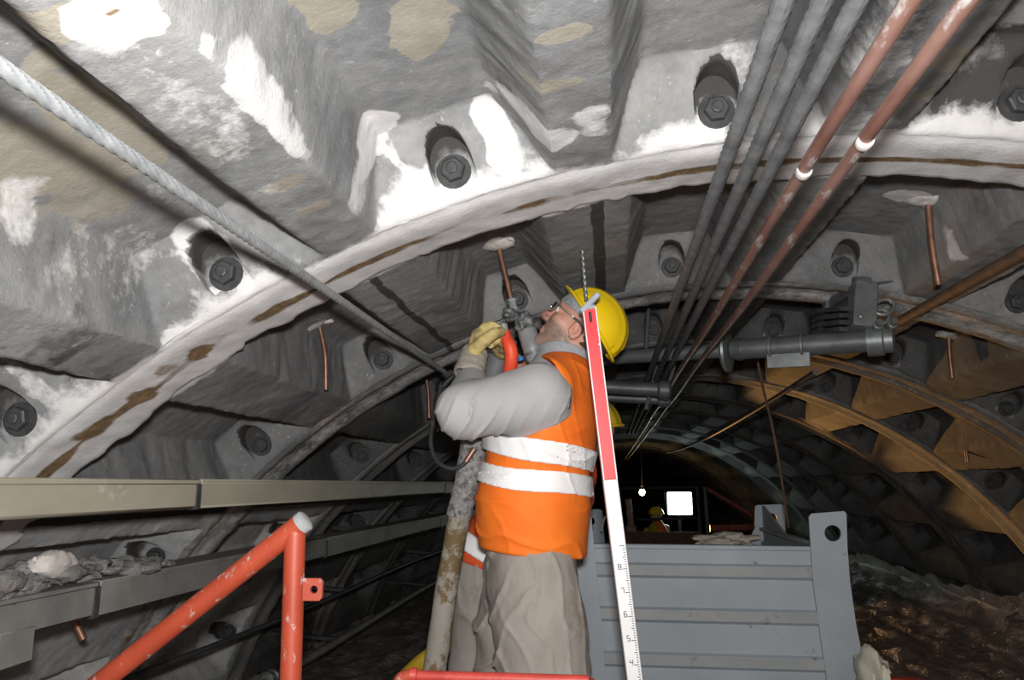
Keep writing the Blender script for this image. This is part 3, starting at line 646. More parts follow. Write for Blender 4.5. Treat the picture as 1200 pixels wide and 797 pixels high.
# ------------------------------------------------------------------ orange guard rail, lower left
Yr = 1.55
t = thing('guard_rail', 'orange tubular guard rail with slanting tube and lug at lower left', 'railing', at(340, 900, Yr))
top = at(350, 612, Yr)
mb = MB(); a, b = at(60, 846, Yr + .02), at(354, 613, Yr); mb.cyl(a, b, .0215, n=20); build(mb, 'slanting_tube', 'rail_orange', t)
mb = MB(); mb.cyl(at(346, 622, Yr), at(334, 1010, Yr), .0205, n=20); build(mb, 'post', 'rail_orange', t)
mb = MB(); d = (b - a) / np.linalg.norm(b - a); mb.lathe(b, d, [(-.004, .0222), (.008, .0218), (.012, .017), (.013, .005)], 20); build(mb, 'bare_end', 'rail_white', t)
c = at(366, 691, Yr); ex = RT * .019; ez = np.array([0, 0, 1.0]) * .021
ol = [c - ex * 1.3 - ez, c + ex * .75 - ez, c + ex - ez * .7, c + ex + ez * .7, c + ex * .75 + ez, c - ex * 1.3 + ez]
ph = np.linspace(0, 2 * math.pi, 16, endpoint=False); hole = [c + ex * .15 + .0075 * (math.cos(p) * RT + math.sin(p) * np.array([0, 0, 1.0])) for p in ph]
mb = MB(); mb.plate(ol, np.array([0, .008, 0]), hole); build(mb, 'lug', 'rail_orange', t)
# red bar at the bottom edge of the picture
Yb = 1.75
t = thing('red_rail', 'red painted tube across the foot of the picture before the worker', 'railing', at(570, 900, Yb))
mb = MB(); mb.cyl(at(484, 792, Yb), at(690, 798, Yb), .0115, n=16); build(mb, 'tube', 'rail_red', t)
mb = MB(); mb.lathe(at(486, 791, Yb), RT, [(-.012, .008), (-.010, .0155), (.004, .0155), (.006, .011)], 16); build(mb, 'collar', 'rail_red', t)
mb = MB(); mb.tube(curve_pts([at(487, 792, Yb), at(476, 793, Yb), at(468, 800, Yb), at(466, 830, Yb), at(465, 1000, Yb)], 20), .014, 14); build(mb, 'bent_leg', 'rail_orange', t)
mb = MB(); mb.cyl(at(500, 804, Yb), at(690, 810, Yb), .009, n=12); build(mb, 'lower_tube', 'rail_red', t)
mb = MB(); mb.cyl(at(690, 796, Yb), at(694, 1000, Yb), .012, n=12); build(mb, 'leg', 'rail_red', t)

# ------------------------------------------------------------------ levelling staff
Ys = 2.02
t = thing('levelling_staff', 'red and white levelling staff leaning upright beside the worker', 'staff', at(765, 960, Ys - .02))
a, m, b = at(690, 361, Ys), at(716, 562, Ys), at(767, 985, Ys)
ax = (b - a) / np.linalg.norm(b - a); wx = .036
nrm = np.array([.12, -1, 0]); nrm = nrm - ax * (nrm @ ax); nrm /= np.linalg.norm(nrm); sx = np.cross(ax, nrm)
if sx @ RT < 0: sx = -sx
def sbox(p, q, w, d, off=0, name='x', mat='staff_red', bev=.002):
    L = np.linalg.norm(q - p); y = (q - p) / L; mb = MB(); mb.box((p + q) / 2 + nrm * off, (w / 2, L / 2, d / 2), (sx, y, np.cross(sx, y)), bev); return build(mb, name, mat, t)
m = a + ax * ((m - a) @ ax)
sbox(a, m, wx, .022, 0, 'red_body', 'staff_red'); sbox(m, b, wx, .022, 0, 'white_body', 'staff_white')
for sg in (-1, 1): sbox(a + sx * sg * (wx / 2 - .0018), m + sx * sg * (wx / 2 - .0018), .0032, .0245, 0, 'edge_strip', 'staff_white', .0005)
sbox(a - ax * .006, a + ax * .006, wx * .9, .025, 0, 'end_fitting', 'staff_tip'); sbox(a + ax * .012, a + ax * .040, .007, .027, 0, 'latch', 'plastic_black')
tip = a - ax * .012; mb = MB(); mb.bar(tip - sx * .022 + ax * .022, tip + sx * .030 - ax * .022, .016, .026, nrm, .003); build(mb, 'end_lever', 'staff_tip', t)
mb = MB(); Lw = np.linalg.norm(b - m)
k = 0; s_ = .16
while s_ < Lw - .02:
    ln = .012 if k % 10 == 0 else .008 if k % 5 == 0 else .0045
    p = m + ax * s_ + sx * (wx / 2 - .004 - ln / 2) + nrm * .0113; mb.box(p, (ln / 2, .0009, .0004), (sx, ax, nrm)); k += 1; s_ += .0055
build(mb, 'scale_marks', 'staff_mark', t)
# stencilled graduation figures on the white face (seven-segment strokes)
SEG = {'0': 'abcdef', '1': 'bc', '2': 'abged', '3': 'abgcd', '4': 'fgbc', '5': 'afgcd', '6': 'afgedc', '7': 'abc', '8': 'abcdefg', '9': 'abcdfg'}
def digit(ch, o, h):
    w2 = h * .55; mb = MB(); pos = {'a': (0, h), 'g': (0, h / 2), 'd': (0, 0), 'f': (-w2 / 2, h * .75), 'e': (-w2 / 2, h * .25), 'b': (w2 / 2, h * .75), 'c': (w2 / 2, h * .25)}
    for g in SEG[ch]:
        x, y = pos[g]; hz = g in 'agd'; mb.box(o + (-ax) * y + sx * x + nrm * .0113, ((w2 / 2 if hz else .0009), (.0009 if hz else h / 4), .0004), (sx, ax, nrm))
    build(mb, 'scale_figure', 'staff_mark', t)
for k in range(1, 12):
    s_ = .16 + .055 * k
    if s_ < Lw - .05: digit(str((9 - k) % 10), m + ax * s_ - sx * .004, .012)

# ------------------------------------------------------------------ grey steel skip
Yk = 3.25
TL, TR = at(702, 641, Yk), at(952, 638, Yk); zt = (TL[2] + TR[2]) / 2; xl, xr = TL[0] - .14, TR[0] + .15; zb = .0
zbot = zb; dpt = 1.35
t = thing('steel_skip', 'grey painted steel skip with ribbed sides and lifting lugs behind the worker', 'skip', ((xl + xr) / 2, Yk + dpt / 2, zb - .08))
def ribbed(x0, x1, y, nm, axis=0, zt=zt):
    """wall with horizontal pressed ribs, modelled as a folded profile"""
    prof = [(0, zb)]; ribs = [zt - .095 - .165 * k for k in range(0, 5)]
    pts = [(0.0, zt)]
    for z in ribs: pts += [(0, z + .028), (-.014, z + .020), (-.014, z - .018), (0, z - .030)]
    pts += [(0.0, zbot)]; V = []
    for (o_, z) in pts:
        V += [(x0, y + o_, z), (x1, y + o_, z)] if axis == 0 else [(y + o_, x0, z), (y + o_, x1, z)]
    n0 = len(V); q = .006
    V += [(v[0], v[1] + q, v[2]) if axis == 0 else (v[0] + q, v[1], v[2]) for v in V]; f = []
    for i in range(len(pts) - 1): f += [(2 * i, 2 * i + 2, 2 * i + 3, 2 * i + 1), (n0 + 2 * i + 1, n0 + 2 * i + 3, n0 + 2 * i + 2, n0 + 2 * i)]
    f += [(0, 1, n0 + 1, n0)]
    return mesh_object(nm, np.array(V), f, 'container_paint', t, True, None, 20)
fw = ribbed(xl + .1, xr - .1, Yk, 'front_wall'); ribbed(xl + .1, xr - .1, Yk + dpt, 'back_wall', 0, zt - .10)
ribbed(Yk, Yk + dpt, xl + .07, 'side_wall', 1); ribbed(Yk, Yk + dpt, xr - .09, 'side_wall', 1)
for k in range(5):
    z = zt - .095 - .165 * k; mb = MB(); mb.box(((xl + xr) / 2, Yk - .0145, z + .001), ((xr - xl) / 2 - .10, .001, .017)); build(mb, 'worn_rib', 'container_band', t)
mb = MB(); mb.box(((xl + xr) / 2, Yk + dpt / 2, zb - .03), ((xr - xl) / 2 - .05, dpt / 2, .04)); build(mb, 'bottom_plate', 'container_paint', t)
for y in (Yk, Yk + dpt):
    mb = MB(); mb.box(((xl + xr) / 2, y + .01, zt - .006 - (.10 if y > Yk else 0)), ((xr - xl) / 2 - .09, .02, .009), None, .003); build(mb, 'rim_strip', 'container_paint', t)
for x in (xl + .07, xr - .09):
    mb = MB(); mb.box((x, Yk + dpt / 2, zt - .006), (.02, dpt / 2, .009), None, .003); build(mb, 'rim_strip', 'container_paint', t)
def post(px_out, y, mat='container_paint'):
    """corner post: flared plate with a lifting hole; px_out = list of outline pixels"""
    O = [at(px, py, y) for px, py in px_out]; return O
def lifting_post(O, hc, hr, y, name='lifting_post'):
    hp = [hc + hr * np.array([math.cos(p), 0, math.sin(p)]) for p in np.linspace(0, 2 * math.pi, 20, endpoint=False)]
    mb = MB(); mb.plate([np.array([o[0], y, o[2]]) for o in O], np.array([0, .014, 0]), hp); return build(mb, name, 'container_paint', t, True, 30)
yy = Yk - .02
lifting_post([at(*q, yy) for q in ((948, 606), (951, 602), (989, 599), (992, 602), (993, 640), (996, 680), (1003, 730), (1012, 776), (1020, 830), (1040, 905), (985, 905), (974, 830), (966, 776), (958, 720), (953, 680), (950, 640))], at(976, 625, yy), .0305, yy)
lifting_post([at(*q, yy) for q in ((664, 608), (668, 604), (690, 603), (693, 606), (700, 680), (706, 740), (712, 830), (718, 905), (640, 905), (650, 800), (660, 700))], at(679, 622, yy), .024, yy)
yb2 = Yk + dpt - .01
lifting_post([at(*q, yb2) for q in ((885, 594), (887, 592), (917, 591), (920, 594), (921, 640), (921, 700), (884, 700), (884, 640))], at(904, 608, yb2), .030, yb2)
lifting_post([at(*q, yb2) for q in ((684, 598), (686, 597), (703, 597), (706, 599), (709, 640), (709, 700), (680, 700), (680, 640))], at(692, 611, yb2), .024, yb2)
g0, g1 = at(921, 617, yb2), at(949, 640, Yk); mb = MB()
mb.plate([np.array([xr - .09, yb2 - .0, zt]), np.array([xr - .09, yb2 - .0, zt + .12]), np.array([xr - .09, yb2 - .55, zt + .0])], np.array([.014, 0, 0])); build(mb, 'gusset', 'container_paint', t)
mb = MB(); mb.plate([at(874, 641, yb2 - .02), at(886, 616, yb2 - .02), at(886, 641, yb2 - .02)], np.array([0, .014, 0])); build(mb, 'gusset', 'container_paint', t)
# crumpled bag inside the skip, and a pale cover edge
mb = MB(); c = at(852, 634, Yk + 1.22); mb.add(*blob_mesh(c, .15, .09, .045, 61, 22, .7)); solo(mb, 'cream_bag', 'cream_bag', 'crumpled cream plastic bag lying on top inside the grey skip', 'bag')
mb = MB(); c = at(709, 611, Yk + .9); mb.tube(curve_pts([c + [-.02, 0, -.05], c + [.0, 0, .02], c + [.02, .02, .0], c + [.03, .0, -.08]], 14), .006, 8); solo(mb, 'cream_rope', 'cream_bag', 'scrap of pale twine on the far edge of the skip beside the staff', 'twine')
# load in the skip: dark lining slab so the inside does not look empty
mb = MB(); V = []; n = 24; gx, gy = np.meshgrid(np.linspace(xl + .09, xr - .11, n), np.linspace(Yk + .03, Yk + dpt - .03, n), indexing='ij'); gz = zt - .22 + .07 * (fbm(np.stack([gx * 6, gy * 6, gx * 0], -1), 4, 77) - .5)
I, J = np.meshgrid(np.arange(n - 1), np.arange(n - 1), indexing='ij'); a_ = (I * n + J).ravel(); mb.add(np.stack([gx, gy, gz], -1).reshape(-1, 3), np.stack([a_, a_ + n, a_ + n + 1, a_ + 1], 1))
o = solo(mb, 'skip_spoil', 'debris', 'dark loose spoil filling the grey skip below its rim', 'spoil'); o['kind'] = 'stuff'

# ------------------------------------------------------------------ plastic sheets over the deck
def sheet(x0, x1, y0, y1, label, rise, seed, nx=70, ny=110, amp=.10):
    gx, gy = np.meshgrid(np.linspace(x0, x1, nx), np.linspace(y0, y1, ny), indexing='ij'); P = np.stack([gx * 5, gy * 3, gx * 0], -1)
    z = -.06 + amp * (np.abs(fbm(P, 4, seed) - .5) * 2.2) + amp * .5 * fbm(P * 3, 3, seed + 5); e = (np.abs(gx) - 1.75) / .6; z = z + rise * np.clip(e, 0, 1.2)**1.6 * (.75 + .6 * fbm(np.stack([gy * 1.2, gx * 0, gx * 0], -1), 2, seed))
    lim = np.sqrt(np.maximum(R * R - (z - AX)**2, .1)) - .02; gx = np.clip(gx, -lim, lim)
    I, J = np.meshgrid(np.arange(nx - 1), np.arange(ny - 1), indexing='ij'); a = (I * ny + J).ravel(); mb = MB()
    mb.add(np.stack([gx, gy, z], -1).reshape(-1, 3), np.stack([a, a + ny, a + ny + 1, a + 1], 1)); return solo(mb, 'plastic_sheet', 'plastic_sheet', label, 'sheet', None, 80)
sheet(.72, 2.45, 1.7, 12, 'crumpled glossy plastic sheet over the deck between skip and right wall', .22, 5)
sheet(-2.45, -.98, 1.7, 12, 'dusty plastic sheet over the deck along the left wall', .02, 15)
mb = MB(); c = at(1022, 790, 3.0); V, f = blob_mesh(c, .045, .12, .09, 83, 20, .5); mb.add(V, f); solo(mb, 'clear_bag', 'cream_bag', 'pale plastic bundle at the foot of the skip\'s right post', 'bag')
mb = MB(); c = at(1052, 800, 3.0); mb.bar(c - [.06, 0, 0], c + [.10, .04, -.01], .05, .03, (0, 0, 1), .004); solo(mb, 'red_board', 'rail_red', 'small red board on the plastic sheet beside the skip', 'board')

# ------------------------------------------------------------------ far end: lamps, railing, post
Yf = 12.5
t = thing('floodlight', 'bright white floodlight on a stand deep in the tunnel', 'floodlight', at(797, 640, Yf))
c = at(796.5, 590, Yf); mb = MB(); mb.box(c + [0, .06, 0], (.215, .05, .195), None, .03); build(mb, 'housing', 'dark_steel', t)
mb = MB(); mb.box(c, (.18, .012, .165), None, .01); build(mb, 'glass', 'floodlight_glass', t)
mb = MB(); mb.cyl(c + [0, .08, -.17], np.array([c[0], c[1] + .08, -.08]), .025, n=10); build(mb, 'stand', 'dark_steel', t)
area('floodlight_beam', c - np.array([0, .03, 0]), CAM, .33, .29, 5, (.80, 1.0, .93))
t = thing('tunnel_bulb', 'warm glowing bulb hanging deep in the tunnel beside the floodlight', 'lamp', at(752.5, 577, 15))
c = at(752.5, 577, 15); mb = MB(); mb.add(*blob_mesh(c, .055, .055, .06, 1, 12, 0)); build(mb, 'glass', 'bulb_glass', t)
mb = MB(); mb.cyl(c + [0, 0, .055], c + [0, 0, .13], .03, n=10); build(mb, 'socket', 'plastic_black', t)
mb = MB(); mb.cyl(c + [0, 0, .13], c + [0, 0, .9], .008, n=6); build(mb, 'flex', 'rubber_black', t)
point('tunnel_bulb_light', c - np.array([0, .12, 0]), 6, (1.0, .62, .24), .06)
Yq = 9.5
t = thing('far_railing', 'dark steel railing of the far platform under the floodlight', 'railing', at(790, 640, Yq))
for px in (817, 826): mb = MB(); g = at(px + 6, 640, Yq); mb.cyl(at(px, 571, Yq), np.array([g[0], Yq, -.08]), .022, n=8); build(mb, 'post', 'galvanised' if px > 820 else 'dark_steel', t)
mb = MB(); mb.cyl(at(700, 573, Yq), at(818, 571, Yq), .012, n=8); build(mb, 'top_rail', 'dark_steel', t)
mb = MB(); mb.cyl(at(745, 609, Yq), at(822, 607, Yq), .014, n=8); build(mb, 'mid_rail', 'dark_steel', t)
mb = MB(); mb.box(at(775, 632, Yq), (.45, .03, .085)); build(mb, 'toe_board', 'rusty_steel', t)
Yq = 7.5
t = thing('red_brace', 'dark red steel brace sloping behind the back lug of the skip', 'brace', at(880, 625, Yq))
mb = MB(); mb.cyl(at(829, 573, Yq), at(889, 608, Yq), .020, n=8); build(mb, 'slanting_bar', 'dark_red_steel', t)
mb = MB(); mb.cyl(at(832, 619, Yq), at(905, 617, Yq), .032, n=8); build(mb, 'level_bar', 'dark_red_steel', t); g = at(885, 617, Yq); mb = MB(); mb.cyl(np.array([g[0], Yq, -.08]), g, .03, n=8); build(mb, 'leg', 'dark_red_steel', t)
t = thing('wrapped_post', 'pinkish post wrapped in a spiral band with a flared foot beside the staff', 'post', at(738, 622, 11)); a, b = at(736, 585, 11), at(739, 615, 11)
mb = MB(); P = np.linspace(a, b, 50); mb.tube(P, .045, 14, True, 1, .25, .16); build(mb, 'shaft', 'post_pink', t)
mb = MB(); mb.lathe(b, (0, 0, -1), [(0, .045), (.02, .075), (.05, .07), (.09, .085), (.11, .10), (.13, .06), (b[2] + .08, .05)], 14); build(mb, 'flared_foot', 'post_pink', t)
# ------------------------------------------------------------------ people: distance fields turned into surfaces
def smin(a, b, k): h = np.clip(.5 + .5 * (b - a) / k, 0, 1); return b + (a - b) * h - k * h * (1 - h)
def smax(a, b, k): return -smin(-a, -b, k)
def rc(p, a, b, ra, rb, sq=None):                     # tapered capsule; sq = (unit axis, factor): thicker along that axis
    a = np.asarray(a, float); b = np.asarray(b, float); q = p - a; d = b - a
    if sq is not None:
        ax, k = np.asarray(sq[0], float), sq[1]
        q = q - np.outer(q @ ax, ax) * (1 - 1 / k); d = d - ax * (d @ ax) * (1 - 1 / k)
    t = np.clip((q @ d) / max(d @ d, 1e-9), 0, 1)
    v = q - t[:, None] * d
    return np.sqrt((v * v).sum(1)) - (ra + (rb - ra) * t)
def ell(p, c, r, fr=None):                             # ellipsoid; fr = rows of axes
    q = p - np.asarray(c)
    if fr is not None: q = q @ np.asarray(fr).T
    r = np.asarray(r, float); k0 = np.sqrt(((q / r)**2).sum(1)); k1 = np.sqrt(((q / (r * r))**2).sum(1)); return k0 * (k0 - 1) / np.maximum(k1, 1e-9)
def chain(p, pts, rad, k=.03, sq=None):
    d = None
    for i in range(len(pts) - 1):
        e = rc(p, pts[i], pts[i + 1], rad[i], rad[i + 1], sq); d = e if d is None else smin(d, e, k)
    return d
def isosurface(fn, lo, hi, h):
    """surface nets on a block-sparse grid"""
    lo = np.asarray(lo, float); B = 6; n = np.ceil((np.asarray(hi) - lo) / h / B).astype(int) * B + 1
    ax = [lo[i] + h * np.arange(n[i]) for i in range(3)]; G = np.full(n, 1.0)
    nb = (n - 1) // B; bc = np.stack(np.meshgrid(*[lo[i] + h * B * (np.arange(nb[i]) + .5) for i in range(3)], indexing='ij'), -1).reshape(-1, 3)
    dc = fn(bc); near = np.abs(dc) < h * B * 1.15 + .012; ids = np.stack(np.unravel_index(np.arange(len(bc)), nb), 1)
    for q, s in zip(ids[~near], np.sign(dc[~near])):
        if s < 0: G[q[0]*B:q[0]*B+B+1, q[1]*B:q[1]*B+B+1, q[2]*B:q[2]*B+B+1] = -1.0
    loc = np.stack(np.meshgrid(*[np.arange(B + 1)] * 3, indexing='ij'), -1).reshape(-1, 3)
    nid = ids[near]
    for c0 in range(0, len(nid), 400):
        blk = nid[c0:c0 + 400]; I = (blk[:, None, :] * B + loc[None]).reshape(-1, 3); v = fn(lo + h * I); G[I[:, 0], I[:, 1], I[:, 2]] = v
    ins = G < 0; cnt = np.zeros(n - 1, int)
    off = [(i, j, k) for i in (0, 1) for j in (0, 1) for k in (0, 1)]; sl = lambda o: tuple(slice(o[i], n[i] - 1 + o[i]) for i in range(3))
    for o in off: cnt += ins[sl(o)]
    cells = np.argwhere((cnt > 0) & (cnt < 8)); vid = -np.ones(n - 1, int); vid[cells[:, 0], cells[:, 1], cells[:, 2]] = np.arange(len(cells))
    acc = np.zeros((len(cells), 3)); num = np.zeros(len(cells))
    for o in off:
        for d in range(3):
            if o[d]: continue
            o2 = list(o); o2[d] = 1; A = cells + o; C = cells + o2; ga = G[A[:, 0], A[:, 1], A[:, 2]]; gb = G[C[:, 0], C[:, 1], C[:, 2]]
            m = (ga < 0) != (gb < 0); t = np.where(m, ga / np.where(m, ga - gb, 1), 0); P = A.astype(float); P[:, d] += t; acc[m] += P[m]; num[m] += 1
    V = lo + h * acc / np.maximum(num, 1)[:, None]; Q = []
    for d in range(3):
        e1, e2 = (d + 1) % 3, (d + 2) % 3; s0 = [slice(None)] * 3; s1 = [slice(None)] * 3; s0[d] = slice(0, -1); s1[d] = slice(1, None)
        a = ins[tuple(s0)]; b = ins[tuple(s1)]; E = np.argwhere(a != b); E = E[(E[:, e1] > 0) & (E[:, e2] > 0) & (E[:, e1] < n[e1] - 1) & (E[:, e2] < n[e2] - 1)]
        def g(i, j): q = E.copy(); q[:, e1] -= i; q[:, e2] -= j; return vid[q[:, 0], q[:, 1], q[:, 2]]
        q = np.stack([g(1, 1), g(0, 1), g(0, 0), g(1, 0)], 1); fl = ~ins[E[:, 0], E[:, 1], E[:, 2]]; q[fl] = q[fl][:, ::-1]; Q.append(q)
    Q = np.vstack(Q); Q = Q[(Q >= 0).all(1)]
    return V, Q
def sdf_part(fn, pts, pad, h, name, mat, parent, maskfn=None, relax=1):
    pts = np.asarray(pts, float); V, Q = isosurface(fn, pts.min(0) - pad, pts.max(0) + pad, h)
    for _ in range(relax):                              # pull the vertices onto the field, then one light smoothing
        e = h * .4; g = np.stack([fn(V + np.eye(3)[k] * e) - fn(V - np.eye(3)[k] * e) for k in range(3)], 1); g /= np.maximum(np.linalg.norm(g, axis=1), 1e-9)[:, None]
        V = V - g * np.clip(fn(V), -h, h)[:, None] * .9
    return mesh_object(name, V, Q, mat, parent, True, maskfn(V) if maskfn else None, 0)
def folds(p, dirs, amp, freq, seed, warp=.06):
    """cloth folds: ridged waves across the given direction, broken up by noise"""
    wv = (fbm(p * 4, 3, seed) - .5); u = p @ np.asarray(dirs, float) * freq + wv * 9
    r = 1 - np.abs(np.sin(u)); m = sstep(.35, .7, fbm(p * 5 + 3.1, 2, seed + 9)); return -amp * (r**3) * m - amp * .5 * (fbm(p * 14, 2, seed + 3) - .5)
UPZ = np.array([0, 0, 1.0]); YA = np.array([0, 1.0, 0])
def hand(pw, dirf, side_, palmn, curl, spread, L=.098, scale=1.0, thumb=(.6, .55)):
    """joints of a hand: wrist pw, finger direction dirf, 'side_' towards the thumb, palm normal palmn (palm faces it)"""
    f = np.asarray(dirf, float); f /= np.linalg.norm(f); s = np.asarray(side_, float); s = s - f * (s @ f); s /= np.linalg.norm(s); n = np.asarray(palmn, float); n = n - f * (n @ f) - s * (n @ s); n /= np.linalg.norm(n)
    out = {'palm': [], 'fingers': [], 'thumb': None}; kn = []
    for i, (sx, ln) in enumerate(((.030, .072), (.010, .080), (-.011, .074), (-.030, .058))):
        base = pw + f * (L - .006 * abs(i - 1)) * scale + s * sx * scale; ang = spread * (1.5 - i) * .12; c = curl[i] if hasattr(curl, '__len__') else curl
        d = f * math.cos(ang) + s * math.sin(ang); P = [base]; a = 0
        for fr, inc in ((.44, .55), (.31, .75), (.25, .6)):
            a += c * inc; dd = d * math.cos(a) + n * math.sin(a); P.append(P[-1] + dd * ln * fr * 1.12 * scale)
        out['fingers'].append(np.array(P)); kn.append(base)
    tb = pw + f * .028 * scale + s * .030 * scale; t1 = tb + (f * .45 + s * .70 + n * thumb[0] * .6) * .046 * scale; t2 = t1 + (f * .8 + s * .15 + n * thumb[0]) * .034 * scale; t3 = t2 + (f * .75 - s * .25 + n * thumb[1] * 1.3) * .026 * scale
    out['thumb'] = np.array([tb, t1, t2, t3]); out['kn'] = kn; out['w'] = pw; out['fr'] = (f, s, n); return out
def hand_sdf(H, fat=1.0, scale=1.0):
    def fn(p):
        d = None
        for kk in H['kn']:
            e = rc(p, H['w'] + (kk - H['w']) * .18, kk, .0175 * fat * scale, .0135 * fat * scale); d = e if d is None else smin(d, e, .014 * scale)
        for P, r in zip(H['fingers'], (.0105, .011, .0105, .0092)):
            g = chain(p, P, [r * fat * scale * q for q in (1.12, 1.05, .98, .86)], .004); d = smin(d, g, .006 * scale)
        g = chain(p, H['thumb'], [.0165 * fat * scale, .0140 * fat * scale, .0125 * fat * scale, .0105 * fat * scale], .006); return smin(d, g, .010 * scale)
    pts = np.vstack([H['w'][None], H['thumb']] + H['fingers']); return fn, pts

# ---- first worker -------------------------------------------------------------------------------------------
YB = 2.36
W = lambda x, y, dy=0.0: at(x, y, YB + dy)
ground = W(625, 980)[:]; ground[2] = -.08
worker = None
pel, bel, che, nkb = W(620, 662), W(624, 592), W(636, 500), W(664, 434)
Hc = W(675, 390); FWD = np.array([-.80, -.12, .575]); FWD /= np.linalg.norm(FWD); UH = np.array([.575, 0, .80]); UH = UH - FWD * (UH @ FWD); UH /= np.linalg.norm(UH); LH = np.cross(UH, FWD)
if LH[1] > 0: LH = -LH                                  # the worker's left ear is on the camera's side
HF = np.stack([FWD, LH, UH])
def hd(f, l, u): return Hc + FWD * f + LH * l + UH * u
lsh, lel, lwr, lha = W(631, 465, -.20), W(545, 481, -.25), W(553, 444, -.10), W(561, 405, -.04)
rsh, rel, rwr = W(642, 452, .20), W(628, 452, .34), W(604, 424, .16)
lhip, lkn, lan, lft = W(628, 676, -.10), W(637, 792, -.11), W(640, 950, -.06), None
rhip, rkn, ran = W(612, 676, .10), W(606, 795, .12), W(612, 945, .14)
lan = np.array([lan[0], lan[1], .04]); ran = np.array([ran[0], ran[1], .04])
def body1(p):
    d = chain(p, [pel, bel, che], [.100, .115, .118], .06, (YA, 1.30)); d = smin(d, rc(p, che, nkb - UPZ * .03, .115, .075, (YA, 1.45)), .06)
    d = smin(d, rc(p, nkb - UPZ * .02, hd(-.015, 0, -.03), .058, .056), .03)
    for sh, el, wr in ((lsh, lel, lwr), (rsh, rel, rwr)):
        d = smin(d, chain(p, [che + (sh - che) * .5, sh, el, wr], [.06, .055, .042, .028], .03), .03)
    for hp, kn, an in ((lhip, lkn, lan), (rhip, rkn, ran)):
        d = smin(d, chain(p, [hp, kn, an], [.076, .056, .04], .03), .03)
        d = smin(d, rc(p, an, an + np.array([-.14, 0, -.05]), .038, .03), .02)
    # head
    q = (p - Hc) @ HF.T
    h = ell(q, (-.012, 0, .045), (.098, .074, .088)); h = smin(h, ell(q, (.030, 0, -.022), (.062, .058, .066)), .03)
    h = smin(h, rc(q, (.020, .045, -.050), (.072, .012, -.084), .018, .016), .022); h = smin(h, rc(q, (.020, -.045, -.050), (.072, -.012, -.084), .018, .016), .022)   # jaw
    h = smin(h, ell(q, (.077, 0, -.083), (.016, .018, .015)), .014)                                       # chin
    h = smin(h, rc(q, (.079, .026, .047), (.079, -.026, .047), .011, .011), .016)                          # brow
    h = smin(h, ell(q, (.062, .040, -.005), (.022, .020, .018)), .016); h = smin(h, ell(q, (.062, -.040, -.005), (.022, .020, .018)), .016)
    for l in (.031, -.031): h = smax(h, -ell(q, (.094, l, .024), (.018, .017, .012)), .012)                # eye sockets
    h = smin(h, rc(q, (.083, 0, .030), (.108, 0, -.012), .0075, .0125), .010); h = smin(h, ell(q, (.100, .012, -.017), (.011, .009, .009)), .006); h = smin(h, ell(q, (.100, -.012, -.017), (.011, .009, .009)), .006)
    for u_, r_ in ((-.043, .0065), (-.055, .0075)): h = smin(h, ell(q, (.085, 0, u_), (.011, .021, r_)), .006)   # lips
    h = smax(h, -ell(q, (.103, 0, -.049), (.012, .022, .0022)), .003)
    for l in (.031, -.031): h = smin(h, ell(q, (.074, l, .026), (.013, .015, .0125)), .003)               # lids over the eyeballs
    for sg in (1, -1):                                                                                     # ears: dished, leaning back
        e = ell(q, (.002, sg * .074, -.004), (.019, .011, .032)); e = smax(e, -ell(q, (.005, sg * .086, -.002), (.012, .011, .022)), .004)
        e = smin(e, ell(q, (.018, sg * .074, -.010), (.006, .006, .009)), .004); h = smin(h, e, .006)
    return smin(d, h, .018)
def skin_mask(V):
    q = (V - Hc) @ HF.T; m = np.zeros((len(V), 4)); f, l, u = q.T; al = np.abs(l)
    jaw = sstep(-.012, -.036, u + (.02 - f) * .25) * sstep(-.02, .02, f) * (1 - sstep(.0, .03, -u - .10)); m[:, 0] = np.clip(jaw, 0, 1) * (1 - np.exp(-((u + .049)**2) / .00007) * (al < .022) * (f > .075))
    m[:, 0] = np.maximum(m[:, 0], .9 * np.exp(-((u - .047)**2) / .00005) * (f > .06) * (al > .010) * (al < .045))        # eyebrows
    m[:, 0] = np.maximum(m[:, 0], .9 * sstep(.012, .026, u) * sstep(.03, .0, f) * (al > .05))                              # temple hair
    m[:, 1] = np.clip(.5 * np.exp(-((u + .049)**2) / .00008) * (al < .021) * (f > .078) + .5 * np.exp(-((f - .108)**2 + (u + .01)**2) / .0004) + .35 * np.exp(-((f)**2 + (u)**2) / .0007) * (al > .065), 0, 1)
    m[:, 3] = 1; return m
org = np.array([ground[0], YB, -.08]); ORG['_w1'] = org
class _P: name = '_w1'
allp = [pel, che, Hc, lsh, lel, lwr, rel, rwr, lan, ran, W(735, 345), W(616, 340)]
V, Q = isosurface(body1, np.min(allp, 0) - .12, np.max(allp, 0) + .12, .0052)
worker = mesh_object('person', V - org, Q, 'skin', None, True, skin_mask(V), 0); worker.location = tuple(org); ORG[worker.name] = org
tag(worker, 'worker in orange vest and yellow helmet looking up at a drill in the vault', 'person')
